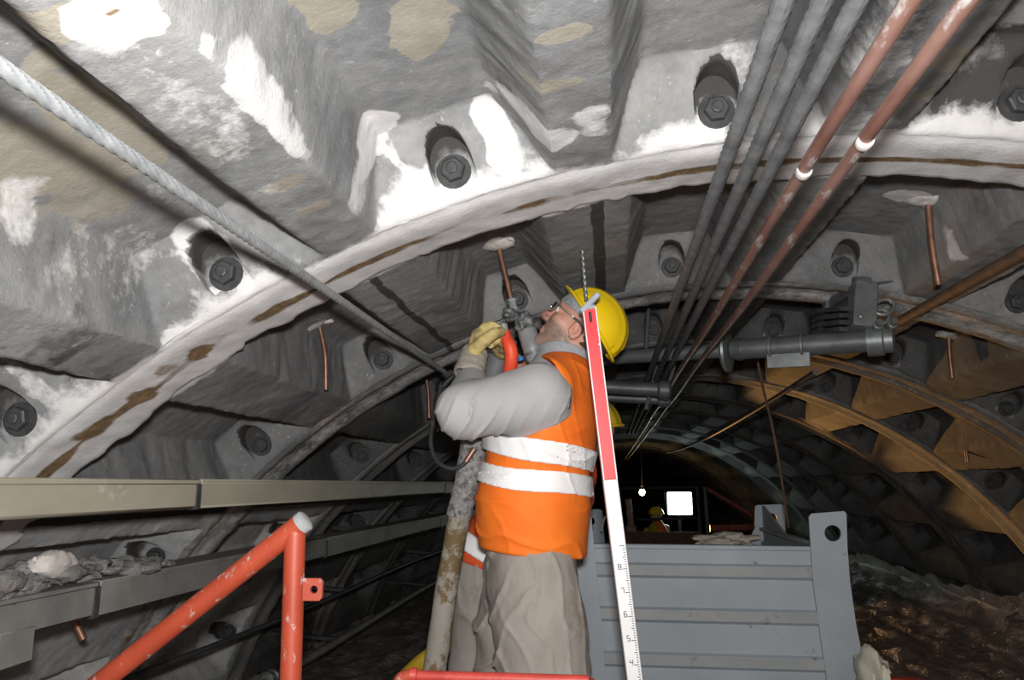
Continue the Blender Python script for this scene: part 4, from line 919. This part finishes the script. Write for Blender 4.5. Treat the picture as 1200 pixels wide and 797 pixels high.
# jacket
def jacket0(p, g=0.0):
    d = chain(p, [W(622, 640), bel, che], [.128 + g, .130 + g, .130 + g], .06, (YA, 1.35)); d = smin(d, rc(p, che, nkb - UPZ * .04 - np.array([.01, 0, 0]), .132 + g, .082 + g, (YA, 1.5)), .06); return d
def sleeve(p, sh, el, wr, k=1.0):
    d = chain(p, [che + (sh - che) * .55, sh, el, wr], [.09, .088 * k, .074 * k, .043 * k], .018)
    axis = (el - sh) / np.linalg.norm(el - sh)
    near_el = np.exp(-(((p - el)**2).sum(1)) / .012)
    return d + folds(p, axis * .8 + UPZ * .55, .013, 85, 5) * (.25 + near_el) + folds(p, axis * .3 + UPZ, .004, 48, 8) * .8
def sweatshirt(p):
    d = jacket0(p); d = smin(d, sleeve(p, lsh, lel, lwr), .045); d = smin(d, sleeve(p, rsh, rel, rwr, .95), .04)
    for wr, el in ((lwr, lel), (rwr, rel)):
        a = (wr - el) / np.linalg.norm(wr - el); d = smax(d, np.where(((p - wr)**2).sum(1) < .02, (p - wr) @ a - .004, -1), .004)
    return smax(d, (p - nkb) @ np.array([.15, 0, .98]) - .012, .01)
sdf_part(sweatshirt, [W(570, 690), lsh, lel, lwr, rel, rwr, nkb, W(690, 430)], .12, .0058, 'sweatshirt', 'sweatshirt', worker)
# collar of the sweatshirt, standing round the neck
nax = hd(-.02, 0, -.045) - (nkb - UPZ * .03); nax = nax / np.linalg.norm(nax); nc = W(662, 423)
def collar(p):
    q = p - nc; z = q @ nax; r = np.sqrt(np.maximum((q * q).sum(1) - z * z, 0)); w_ = .006 * np.sin(z * 160 + 2)
    d = np.maximum(np.abs(r - (.076 + .5 * np.maximum(-z, 0)) - w_ * .3) - .009, np.abs(z) - .032 - .006 * np.sin(np.arctan2(q[:, 1], q[:, 0]) * 3)); return d - .004
sdf_part(collar, [nc], .15, .005, 'collar', 'collar_fleece', worker)
# vest
def vest_body(p, g=0.0):
    d = jacket0(p, .020 + g); d = smin(d, rc(p, W(629, 600), W(629, 655), .139 + g, .138 + g, (YA, 1.28)), .04)
    d = smin(d, rc(p, nkb + np.array([.0, -.02, -.02]), lsh + np.array([.02, .02, .035]), .055 + g, .075 + g), .05); d = smin(d, rc(p, nkb + np.array([.0, .02, -.02]), rsh + np.array([.02, -.02, .035]), .055 + g, .075 + g), .05)
    return d + folds(p, np.array([.35, 0, 1.0]), .007, 34, 31) + folds(p, np.array([1.0, .3, .35]), .005, 40, 33) * .8
ac = W(612, 468)
def vest(p, g=0.0, thick=True):
    d = vest_body(p, g)
    hole = np.sqrt((p[:, 0] - ac[0])**2 * .90 + (p[:, 2] - ac[2])**2 * 1.0) - .128; hole = np.maximum(hole, .055 - np.abs(p[:, 1] - YB)); d = smax(d, -hole, .008)
    d = smax(d, -((p - W(575, 640)) @ np.array([.10, 0, 1.0])) - .0, .008)                    # hem
    nk = (p - W(662, 418)) @ np.array([.05, 0, 1.0]); d = smax(d, nk - .0, .008)
    q = p - nc; z = q @ nax; r = np.sqrt(np.maximum((q * q).sum(1) - z * z, 0)); d = smax(d, .088 - r - .3 * np.abs(np.minimum(z, 0)) * 0 - 9 * (z < -.05), .006)
    return d
vst = sdf_part(vest, [W(560, 655, .0), W(700, 415, .0), W(620, 500, -.28), W(620, 500, .28)], .05, .0058, 'safety_vest', 'vest_orange', worker)
def band(zc_px, w_, nm):
    c = W(*zc_px[0]); c2 = W(*zc_px[1]); tdir = (c2 - c) / np.linalg.norm(c2 - c); nn = np.cross(tdir, YA); nn = nn if nn[2] > 0 else -nn
    def fn(p):
        d = np.abs(vest(p, .0065)) - .003; return smax(d, np.abs((p - c) @ nn + .007 * np.sin((p[:, 0] - c[0]) * 16)) - w_ / 2, .003)
    sdf_part(fn, [W(560, zc_px[0][1] + 45), W(700, zc_px[0][1] - 30), W(620, 540, -.24), W(620, 540, .24)], .03, .0048, nm, 'reflective', vst)
band(((570, 515), (690, 543)), .060, 'reflective_band'); band(((563, 551), (688, 572)), .058, 'reflective_band')
mb = MB(); c = W(667, 470, -.222); mb.bar(c + [0, 0, .020], c - [.004, 0, .020], .012, .02, (0, 1, 0), .002); build(mb, 'tag', 'plastic_black', vst)
# trousers
def trousers(p):
    d = rc(p, W(624, 655), pel - UPZ * .05, .124, .124, (YA, 1.35))
    for hp, kn, an, sg in ((lhip, lkn, lan, -1), (rhip, rkn, ran, 1)):
        d = smin(d, chain(p, [hp + UPZ * .03, (hp + kn) / 2, kn, (kn + an) / 2, an + UPZ * .05], [.108, .120, .115, .100, .090], .04), .03)
    d = d + folds(p, np.array([.8, .3, .62]), .012, 42, 61) + folds(p, np.array([-.75, .2, .6]), .012, 30, 67) + folds(p, np.array([1.0, .6, .12]), .008, 46, 71) * .8
    return smax(smax(d, p[:, 2] - W(620, 628)[2], .01), .06 - p[:, 2], .01)
sdf_part(trousers, [W(560, 625, -.2), W(690, 640, .2), lan, ran], .17, .0062, 'trousers', 'trousers', worker)
for an in (lan, ran):
    def boot(p, an=an):
        d = smin(rc(p, an + UPZ * .04, an - UPZ * .05, .055, .052), rc(p, an - UPZ * .065, an + np.array([-.17, 0, -.075]), .052, .043, (YA, 1.05)), .04); return smax(d, -.085 - p[:, 2], .006)
    sdf_part(boot, [an + [.08, .06, .12], an - [.24, .06, .14]], .04, .008, 'boot', 'boot_black', worker)
# helmet
HS = .89; HA = np.array([.86, 0, .50]); HF2 = np.array([-.50, -.06, .86]); HF2 /= np.linalg.norm(HF2); HA = HA - HF2 * (HA @ HF2); HA /= np.linalg.norm(HA); HL = np.cross(HA, HF2); HB_ = np.stack([HF2, HL, HA]); hc = W(692, 382)
def helmet(p):
    q = (p - hc) @ HB_.T / HS; f, l, u = q.T
    ridge = .0045 * (np.exp(-(l / .016)**2) + .9 * np.exp(-((np.abs(l) - .047) / .010)**2)) * (np.abs(f) < .125)
    o = ell(q, (0, 0, 0), (.134, .112, .120)) - ridge; i_ = ell(q, (0, 0, -.003), (.128, .106, .113)); d = smax(o, -i_, .003); d = smax(d, -u - .004, .003)
    rim = np.maximum(np.abs(np.sqrt((f / .138)**2 + (l / .116)**2) - 1.0) * .12 - .0065, np.abs(u - .002) - .0045); d = smin(d, rim, .004)
    br = np.maximum(np.maximum(np.sqrt(((f - .038) / .124)**2 + (l / .100)**2) - 1, 1 - np.sqrt((f / .128)**2 + (l / .106)**2)) * .10, np.abs(u + .10 * np.maximum(f - .12, 0) - .003) - .003); d = smin(d, br, .003)
    return d * HS
hel = sdf_part(helmet, [hc + HB_.T @ np.array(v) for v in ((.19, 0, 0), (-.14, 0, 0), (0, .12, 0), (0, -.12, 0), (0, 0, .13))], .03, .0036, 'helmet', 'helmet_yellow', worker)
# grey cloth lining that shows between face and helmet
def hcloth(p):
    q = (p - Hc) @ HF.T; d = np.abs(ell(q, (-.014, 0, .046), (.106, .083, .097))) - .0022
    qq = (p - hc) @ HB_.T; d = smax(d, qq[:, 2] - .015, .003); lim = np.where(q[:, 0] > .01, .035 + .19 * (q[:, 0] - .01), .035 + 1.0 * (q[:, 0] - .01)); d = smax(d, (lim - q[:, 2]) * .8, .003); return smax(d, -.075 - q[:, 0] * 1.2 - q[:, 2] * .4 , .004)
sdf_part(hcloth, [Hc], .15, .004, 'helmet_lining', 'collar_fleece', hel)
# hair at the nape
def hair(p):
    q = (p - Hc) @ HF.T; d = np.abs(ell(q, (-.014, 0, .040), (.101, .078, .094))) - .004; d = smax(d, q[:, 0] * 1.0 + .030 + .006 * np.sin(q[:, 2] * 300), .003); return smax(d, -.062 - q[:, 2], .008)
sdf_part(hair, [Hc], .14, .005, 'hair', 'hair_dark', worker)
# eyes and glasses
for sg in (1, -1):
    c = hd(.0785, sg * .031, .024); mb = MB(); mb.add(*blob_mesh(c, .0112, .0112, .0112, 1, 12, 0)); e = build(mb, 'eye', 'eye_white', worker)
    g = FWD * .95 + LH * sg * .05; g /= np.linalg.norm(g); mb = MB(); mb.lathe(c + g * .0098, g, [(0, .0055), (.0012, .005), (.0018, .001)], 12); build(mb, 'iris', 'eye_iris', e)
t = bpy.data.objects.new('glasses', None); COL.objects.link(t); t.parent = worker; t.location = tuple(hd(.1, 0, .025) - org); ORG[t.name] = hd(.1, 0, .025)
for sg in (1, -1):
    ph = np.linspace(0, 2 * math.pi, 28); cc = hd(.103, sg * .034, .020); P = np.array([cc + LH * .027 * math.cos(a) * sg + UH * .018 * math.sin(a) - FWD * .010 * (math.cos(a) + .2) * (1 if math.cos(a) > 0 else .3) for a in ph])
    mb = MB(); mb.tube(P, .0016, 8, False); build(mb, 'lens_rim', 'glass_frame', t)
    mb = MB(); mb.add(np.vstack([[cc - FWD * .002], P[:-1]]), [(0, i + 1, (i + 1) % 27 + 1) for i in range(27)]); build(mb, 'lens', 'lens_clear', t)
    mb = MB(); mb.tube(curve_pts([hd(.094, sg * .061, .027), hd(.080, sg * .072, .028), hd(.040, sg * .080, .024), hd(.018, sg * .081, .022)], 16), .0026, 8); build(mb, 'temple_arm', 'glass_frame', t)
    mb = MB(); mb.tube(curve_pts([hd(.030, sg * .081, .022), hd(.008, sg * .081, .020), hd(-.010, sg * .081, .010), hd(-.016, sg * .080, -.004)], 12), .0036, 8); build(mb, 'ear_tip', 'plastic_black', t)
mb = MB(); mb.tube(curve_pts([hd(.106, .008, .026), hd(.111, 0, .029), hd(.106, -.008, .026)], 8), .0016, 8); build(mb, 'bridge', 'glass_frame', t)
# gloved hands on the drill
drill_c = W(601, 372, .02)
def glove(H, nm, mat, fat=1.22, sc=1.0, cuffto=None, h=.0034):
    fn, pts = hand_sdf(H, fat, sc); f, s_, n_ = H['fr']
    def g(p): return fn(p) - .0012 + .0035 * (fbm(p * 55, 2, 5) - .5) + folds(p, f + .3 * n_, .003, 120, 81)
    o = sdf_part(g, pts, .035, h, nm, mat, worker)
    return o
LHd = hand(W(553, 424, -.085), W(562, 380, -.055) - W(553, 424, -.085), np.array([.25, -1, 0]), np.array([.95, .45, .1]), [.95, 1.1, 1.2, 1.25], .9, .084, .95, (.7, .7))
gl = glove(LHd, 'glove', 'glove_leather')
def cuff(p):
    a, b = W(549, 440, -.105), W(556, 415, -.07); d = rc(p, a, b, .042, .036); d = np.abs(d) - .004; ax_ = (b - a) / np.linalg.norm(b - a); return smax(smax(d, (p - b) @ ax_ - .012, .003), -((p - a) @ ax_) - .000 + .004 * np.sin((p @ RT) * 90), .003) + folds(p, ax_, .003, 140, 7)
sdf_part(cuff, [W(549, 445, -.1), W(556, 410, -.07)], .06, .0042, 'glove_cuff', 'glove_cuff', gl)
RHd = hand(W(590, 414, .10), W(579, 374, -.01) - W(590, 414, .10), -RT + .4 * UPZ, np.array([-.2, -.9, .15]), [.9, 1.0, 1.1, 1.1], .8, .085, .95, (.5, .6))
glove(RHd, 'glove', 'glove_dirty')

# ---- drill and hoses ----------------------------------------------------------------------------------------
t = thing('grout_drill', 'grey cylindrical air drill held up against the copper tube', 'drill', W(628, 428, .0))
ua = W(606, 352, .0) - W(630, 428, .0); ua /= np.linalg.norm(ua); o_ = W(629, 424, .0)
mb = MB(); mb.lathe(o_, ua, [(-.004, .012), (.0, .022), (.008, .0285), (.022, .031), (.024, .0325), (.030, .0325), (.032, .0305), (.100, .0300), (.104, .027), (.106, .020)], 28); build(mb, 'motor', 'drill_metal', t)
mb = MB(); mb.lathe(o_ + ua * .022, ua, [(0, .0335), (.007, .0335)], 28); build(mb, 'band', 'galvanised', t)
mb = MB(); mb.add(*blob_mesh(o_ + ua * .128, .030, .030, .032, 33, 18, .45)); build(mb, 'head', 'drill_dark', t)
mb = MB(); mb.add(*blob_mesh(W(598, 369, -.01), .026, .026, .022, 35, 18, .5)); build(mb, 'valve', 'drill_dark', t)
mb = MB(); mb.lathe(W(603, 366, -.01), W(601, 354, 0) - W(604, 368, 0), [(0, .016), (.012, .016), (.013, .0125), (.03, .0125), (.031, .015), (.042, .015)], 8); build(mb, 'chuck', 'drill_metal', t)
mb = MB(); mb.bar(W(594, 375, -.01), W(560, 388, -.02), .018, .016, UPZ, .004); build(mb, 'handle', 'drill_dark', t)
mb = MB(); mb.lathe(W(590, 380, -.02), W(593, 400, -.02) - W(590, 380, -.02), [(0, .012), (.02, .012), (.022, .015), (.034, .015), (.036, .012)], 14); build(mb, 'hose_nipple', 'drill_metal', t)
mb = MB(); mb.lathe(W(611, 423, -.03), W(609, 418, -.03) - W(611, 424, -.03), [(0, .010), (.012, .010), (.014, .006)], 12); build(mb, 'plug', 'blue_cap', t)
mb = MB(); mb.tube(curve_pts([W(592, 388, -.02), W(594, 398, -.02), W(599, 412, -.02), W(598, 430, .0), W(590, 455, .06), W(575, 490, .10)], 30), np.interp(np.linspace(0, 1, 31), [0, .12, .3, .5, 1], [.0135, .0155, .0205, .0205, .018]), 18)
solo(mb, 'red_hose', 'hose_red', 'short red hose from the drill down behind the worker\'s sleeve', 'hose')
t = thing('grout_hose', 'thick grey muddy hose hanging down beside the worker\'s leg', 'hose', W(508, 800, .1))
P = curve_pts([W(592, 398, .12), W(583, 425, .16), W(570, 470, .16), W(556, 522, .10), W(546, 570, .08), W(539, 602, .08), W(531, 645, .08), W(523, 690, .08), W(516, 740, .08), W(509, 790, .08), W(503, 850, .08), W(497, 935, .10)], 110)
cut = 50
rr_ = np.interp(np.arange(111), [0, 12, 30, 46, 52, 70, 85, 110], [.040, .044, .040, .036, .0335, .033, .0345, .036])
mb = MB(); mb.tube(P[:27], rr_[:27], 18); build(mb, 'upper_length', 'rubber_grey', t)
mb = MB(); mb.tube(P[25:cut + 2], rr_[25:cut + 2] * 1.06, 18, True, 0, .1, .1, .006, 3); build(mb, 'wrapped_length', 'hose_grey', t)
mb = MB(); mb.tube(P[cut:], rr_[cut:], 18, True, 0, .1, .1, .003, 5); build(mb, 'muddy_length', 'hose_mud', t)
mb = MB(); mb.tube(curve_pts([W(517, 452, .20), W(508, 492, .14), W(505, 520, .10), W(512, 540, .06), W(528, 549, .04), W(542, 545, .03), W(553, 532, .03)], 40), .0068, 10); o = solo(mb, 'air_line', 'rubber_black', 'thin black air line looping under the worker\'s elbow to the grey hose', 'hose')
mb = MB(); mb.cyl(W(546, 541, .03), W(556, 526, .03), .0085, n=10); mbx = build(mb, 'brass_end', 'copper_tube', o)
mb = MB(); mb.tube(curve_pts([W(560, 690, .75), W(545, 730, .70), W(523, 755, .62), W(490, 780, .55), W(462, 812, .45), W(440, 860, .4)], 40), .030, 14); solo(mb, 'yellow_hose', 'hose_yellow', 'thick yellow hose lying behind the grey muddy hose', 'hose')
mb = MB(); mb.tube(curve_pts([W(532, 440, .9), W(520, 452, .9), W(512, 470, .9), W(515, 500, .9), W(512, 505, .9)], 20), .012, 10); solo(mb, 'dark_clamp', 'dark_steel', 'dark clamp where the pale rope meets the vault behind the elbow', 'clamp')

# ---- second worker, bent over behind the first -------------------------------------------------------------------
YC = 2.92
X = lambda x, y, dy=0.0: at(x, y, YC + dy)
p2, c2_, n2, h2 = X(580, 662), X(646, 578), X(670, 548), X(688, 515)
l2s, l2e, l2w = X(655, 545, -.16), X(610, 500, -.20), X(578, 446, -.24)
r2s, r2e, r2w = X(665, 560, .17), X(650, 610, .22), X(610, 590, .10)
l2h, l2k, l2a = X(566, 675, -.09), X(562, 785, -.10), X(566, 900, -.06); r2h, r2k, r2a = X(588, 675, .09), X(590, 785, .08), X(590, 900, .12)
l2a[2] = .04; r2a[2] = .04
def frame(f, u):
    f = np.asarray(f, float); f /= np.linalg.norm(f); u = np.asarray(u, float); u = u - f * (u @ f); u /= np.linalg.norm(u); return np.stack([f, np.cross(u, f), u])
H2 = frame((-.6, .75, .15), (.25, 0, 1))
def simple_body(pel, che, nk, hc_, arms, legs, fr, sc=1.0):
    def fn(p):
        d = rc(p, pel, che, .115 * sc, .12 * sc, (YA, 1.3)); d = smin(d, rc(p, che, nk, .11 * sc, .07 * sc, (YA, 1.4)), .05 * sc); d = smin(d, rc(p, nk, hc_, .052 * sc, .05 * sc), .03 * sc)
        for s0, e0, w0 in arms: d = smin(d, chain(p, [che + (s0 - che) * .5, s0, e0, w0], [.06 * sc, .055 * sc, .042 * sc, .03 * sc], .03 * sc), .03 * sc)
        for h0, k0, a0 in legs: d = smin(d, chain(p, [h0, k0, a0], [.08 * sc, .056 * sc, .04 * sc], .03 * sc), .04 * sc); d = smin(d, rc(p, a0, a0 + fr[0] * np.array([1, 1, 0]) * .13 * sc - UPZ * .05 * sc, .036 * sc, .03 * sc), .02 * sc)
        q = (p - hc_) @ fr.T / sc; h = smin(ell(q, (-.01, 0, .04), (.096, .074, .088)), ell(q, (.03, 0, -.025), (.06, .056, .068)), .03); h = smin(h, rc(q, (.083, 0, .03), (.106, 0, -.012), .008, .012), .01)
        for l in (.031, -.031): h = smax(h, -ell(q, (.094, l, .024), (.016, .016, .011)), .01)
        for u_ in (-.043, -.055): h = smin(h, ell(q, (.084, 0, u_), (.012, .02, .006)), .005)
        for sg in (1, -1): h = smin(h, ell(q, (-.006, sg * .074, .0), (.018, .010, .031)), .006)
        return smin(d, h * sc, .02 * sc)
    return fn
def zero_mask(V): m = np.zeros((len(V), 4)); m[:, 3] = 1; return m
o2 = np.array([X(578, 900)[0], YC, -.08])
fn = simple_body(p2, c2_, n2, h2, [(l2s, l2e, l2w), (r2s, r2e, r2w)], [(l2h, l2k, l2a), (r2h, r2k, r2a)], H2)
pts = [p2, c2_, h2, l2s, l2e, l2w, r2e, l2a, r2a, r2s]; V, Q = isosurface(fn, np.min(pts, 0) - .22, np.max(pts, 0) + .22, .010)
w2 = mesh_object('person', V - o2, Q, 'skin', None, True, zero_mask(V), 0); w2.location = tuple(o2); ORG[w2.name] = o2
tag(w2, 'second worker stooping behind the first, only trousers, red vest edge and helmet showing', 'person')
def v2(p, g=0.0):
    d = chain(p, [X(576, 652), (p2 + c2_) / 2, c2_], [.150 + g, .150 + g, .150 + g], .05, (YA, 1.3)); d = smin(d, rc(p, c2_, n2, .13 + g, .085 + g, (YA, 1.4)), .05); d = d + folds(p, np.array([.9, 0, .5]), .008, 40, 91)
    d = smax(d, -((p - X(545, 651)) @ np.array([.32, 0, .95])), .008); return d
vest2 = sdf_part(v2, [X(520, 690), X(700, 520)], .27, .009, 'safety_vest', 'vest_red', w2)
sdf_part(lambda p: smax(np.abs(v2(p, .008)) - .007, np.abs((p - X(550, 627)) @ np.array([.45, 0, .89])) - .030, .003), [X(520, 680), X(690, 560)], .27, .008, 'reflective_band', 'reflective', vest2)
def s2(p):
    d = None
    for s0, e0, w0 in ((l2s, l2e, l2w), (r2s, r2e, r2w)):
        e = chain(p, [s0, e0, w0], [.08, .066, .045], .03); d = e if d is None else np.minimum(d, e)
    return d + folds(p, np.array([.5, 0, .8]), .008, 60, 95)
sdf_part(s2, [l2s, l2e, l2w, r2s, r2e, r2w], .09, .010, 'sweatshirt', 'collar_fleece', w2)
def t2(p):
    d = rc(p, X(578, 645), p2, .130, .132, (YA, 1.2))
    for h0, k0, a0 in ((l2h, l2k, l2a), (r2h, r2k, r2a)): d = smin(d, chain(p, [h0, k0, a0 + UPZ * .05], [.105, .098, .082], .04), .03)
    d = d + folds(p, np.array([.9, .3, .25]), .009, 44, 97) + folds(p, np.array([.5, .3, .8]), .010, 36, 98); return smax(d, .06 - p[:, 2], .01)
sdf_part(t2, [X(540, 650, -.1), X(600, 650, .1), l2a, r2a], .18, .0085, 'trousers', 'trousers', w2)
for an in (l2a, r2a):
    fd = H2[0] * np.array([1, 1, 0])
    sdf_part(lambda p: smax(smin(rc(p, an + UPZ * .04, an - UPZ * .05, .055, .05), rc(p, an - UPZ * .065, an + fd * .18 - UPZ * .075, .05, .042), .04), -.085 - p[:, 2], .006), [an, an + fd * .2 - UPZ * .1], .09, .011, 'boot', 'boot_black', w2)
hc2 = X(689, 503); HH2 = frame((-.75, .62, -.05), (.22, -.30, 1))
def helm_fn(hc_, fr, sc=1.0, th=.016):
    def fn(p):
        q = (p - hc_) @ fr.T / sc; f, l, u = q.T; rg = .004 * (np.exp(-(l / .016)**2) + np.exp(-((np.abs(l) - .045) / .012)**2)); d = smax(ell(q, (0, 0, 0), (.134, .112, .122)) - rg, -ell(q, (0, 0, -.004), (.134 - th, .112 - th, .122 - th)), .003); d = smax(d, -u - .004, .003)
        rim = np.maximum(np.abs(np.sqrt((f / .138)**2 + (l / .116)**2) - 1) * .12 - .008, np.abs(u) - .005); br = np.maximum(np.maximum(np.sqrt(((f - .05) / .128)**2 + (l / .098)**2) - 1, 1 - np.sqrt((f / .128)**2 + (l / .106)**2)) * .10, np.abs(u) - .0035); return smin(smin(d, rim, .004), br, .003) * sc
    return fn
sdf_part(helm_fn(hc2, HH2, .97), [hc2], .19, .006, 'helmet', 'helmet_dull', w2)
G2 = hand(X(579, 449, -.26), X(572, 430, -.30) - X(579, 449, -.26), -RT, np.array([.3, .6, .6]), [1.5, 1.6, 1.6, 1.6], .6, .07, .95, (.5, .6)); f_, pts = hand_sdf(G2, 1.25, .95); sdf_part(f_, pts, .03, .005, 'glove', 'glove_leather', w2)
G3 = hand(r2w, np.array([-.8, -.2, -.3]), np.array([0, -1, 0.]), np.array([0, 0, -1.]), [.8] * 4, .6); f_, pts = hand_sdf(G3, 1.2); sdf_part(f_, pts, .03, .007, 'glove', 'glove_leather', w2)

# ---- far worker under the floodlight ------------------------------------------------------------------------------
YD = 11.6
Z = lambda x, y, dy=0.0: at(x, y, YD + dy)
sc = .62
hD, cD, pD = Z(769, 604), Z(770, 618), Z(771, 640); HD = frame((-.8, -.5, 0), (0, 0, 1))
k_ = 1.0
p3, c3, n3, h3 = Z(772, 652), Z(772, 624), Z(771, 614), Z(769, 606)
a3 = [(Z(766, 619, -.12), Z(760, 630, -.2), Z(758, 622, -.26)), (Z(779, 620, .12), Z(782, 634, .1), Z(776, 640, -.02))]
l3 = [(Z(769, 655, -.08), Z(769, 680, -.08), Z(769, 706, -.08)), (Z(775, 655, .08), Z(775, 680, .08), Z(775, 706, .08))]
for q in l3: q[2][2] = -.02
o3 = np.array([p3[0], YD, -.08]); fn = simple_body(p3, c3, n3, h3, a3, l3, HD, .85); pts = [p3, c3, h3] + [x for q in a3 + l3 for x in q]
V, Q = isosurface(fn, np.min(pts, 0) - .2, np.max(pts, 0) + .2, .016); w3 = mesh_object('person', V - o3, Q, 'skin', None, True, zero_mask(V), 0); w3.location = tuple(o3); ORG[w3.name] = o3
tag(w3, 'distant worker in yellow helmet and orange vest beside the bright floodlight', 'person')
sdf_part(lambda p: smax(smin(rc(p, p3, c3, .125, .125, (YA, 1.3)), rc(p, c3, n3, .12, .07, (YA, 1.4)), .05), -(p[:, 2] - p3[2] + .08), .01), [p3, n3], .2, .016, 'safety_vest', 'vest_orange', w3)
def s3(p):
    d = None
    for q in a3: e = chain(p, q, [.07, .058, .045], .03); d = e if d is None else np.minimum(d, e)
    return d
sdf_part(s3, [x for q in a3 for x in q], .1, .015, 'sweatshirt', 'helmet_dull', w3)
def t3(p):
    d = rc(p, p3, p3 - UPZ * .03, .11, .11, (YA, 1.2))
    for q in l3: d = smin(d, chain(p, [q[0], q[1], q[2] + UPZ * .06], [.09, .08, .07], .03), .03)
    return d
sdf_part(t3, [p3] + [x for q in l3 for x in q], .14, .018, 'trousers', 'trousers', w3)
sdf_part(helm_fn(Z(769, 602), HD, .8, .03), [Z(769, 602)], .17, .012, 'helmet', 'helmet_yellow', w3)
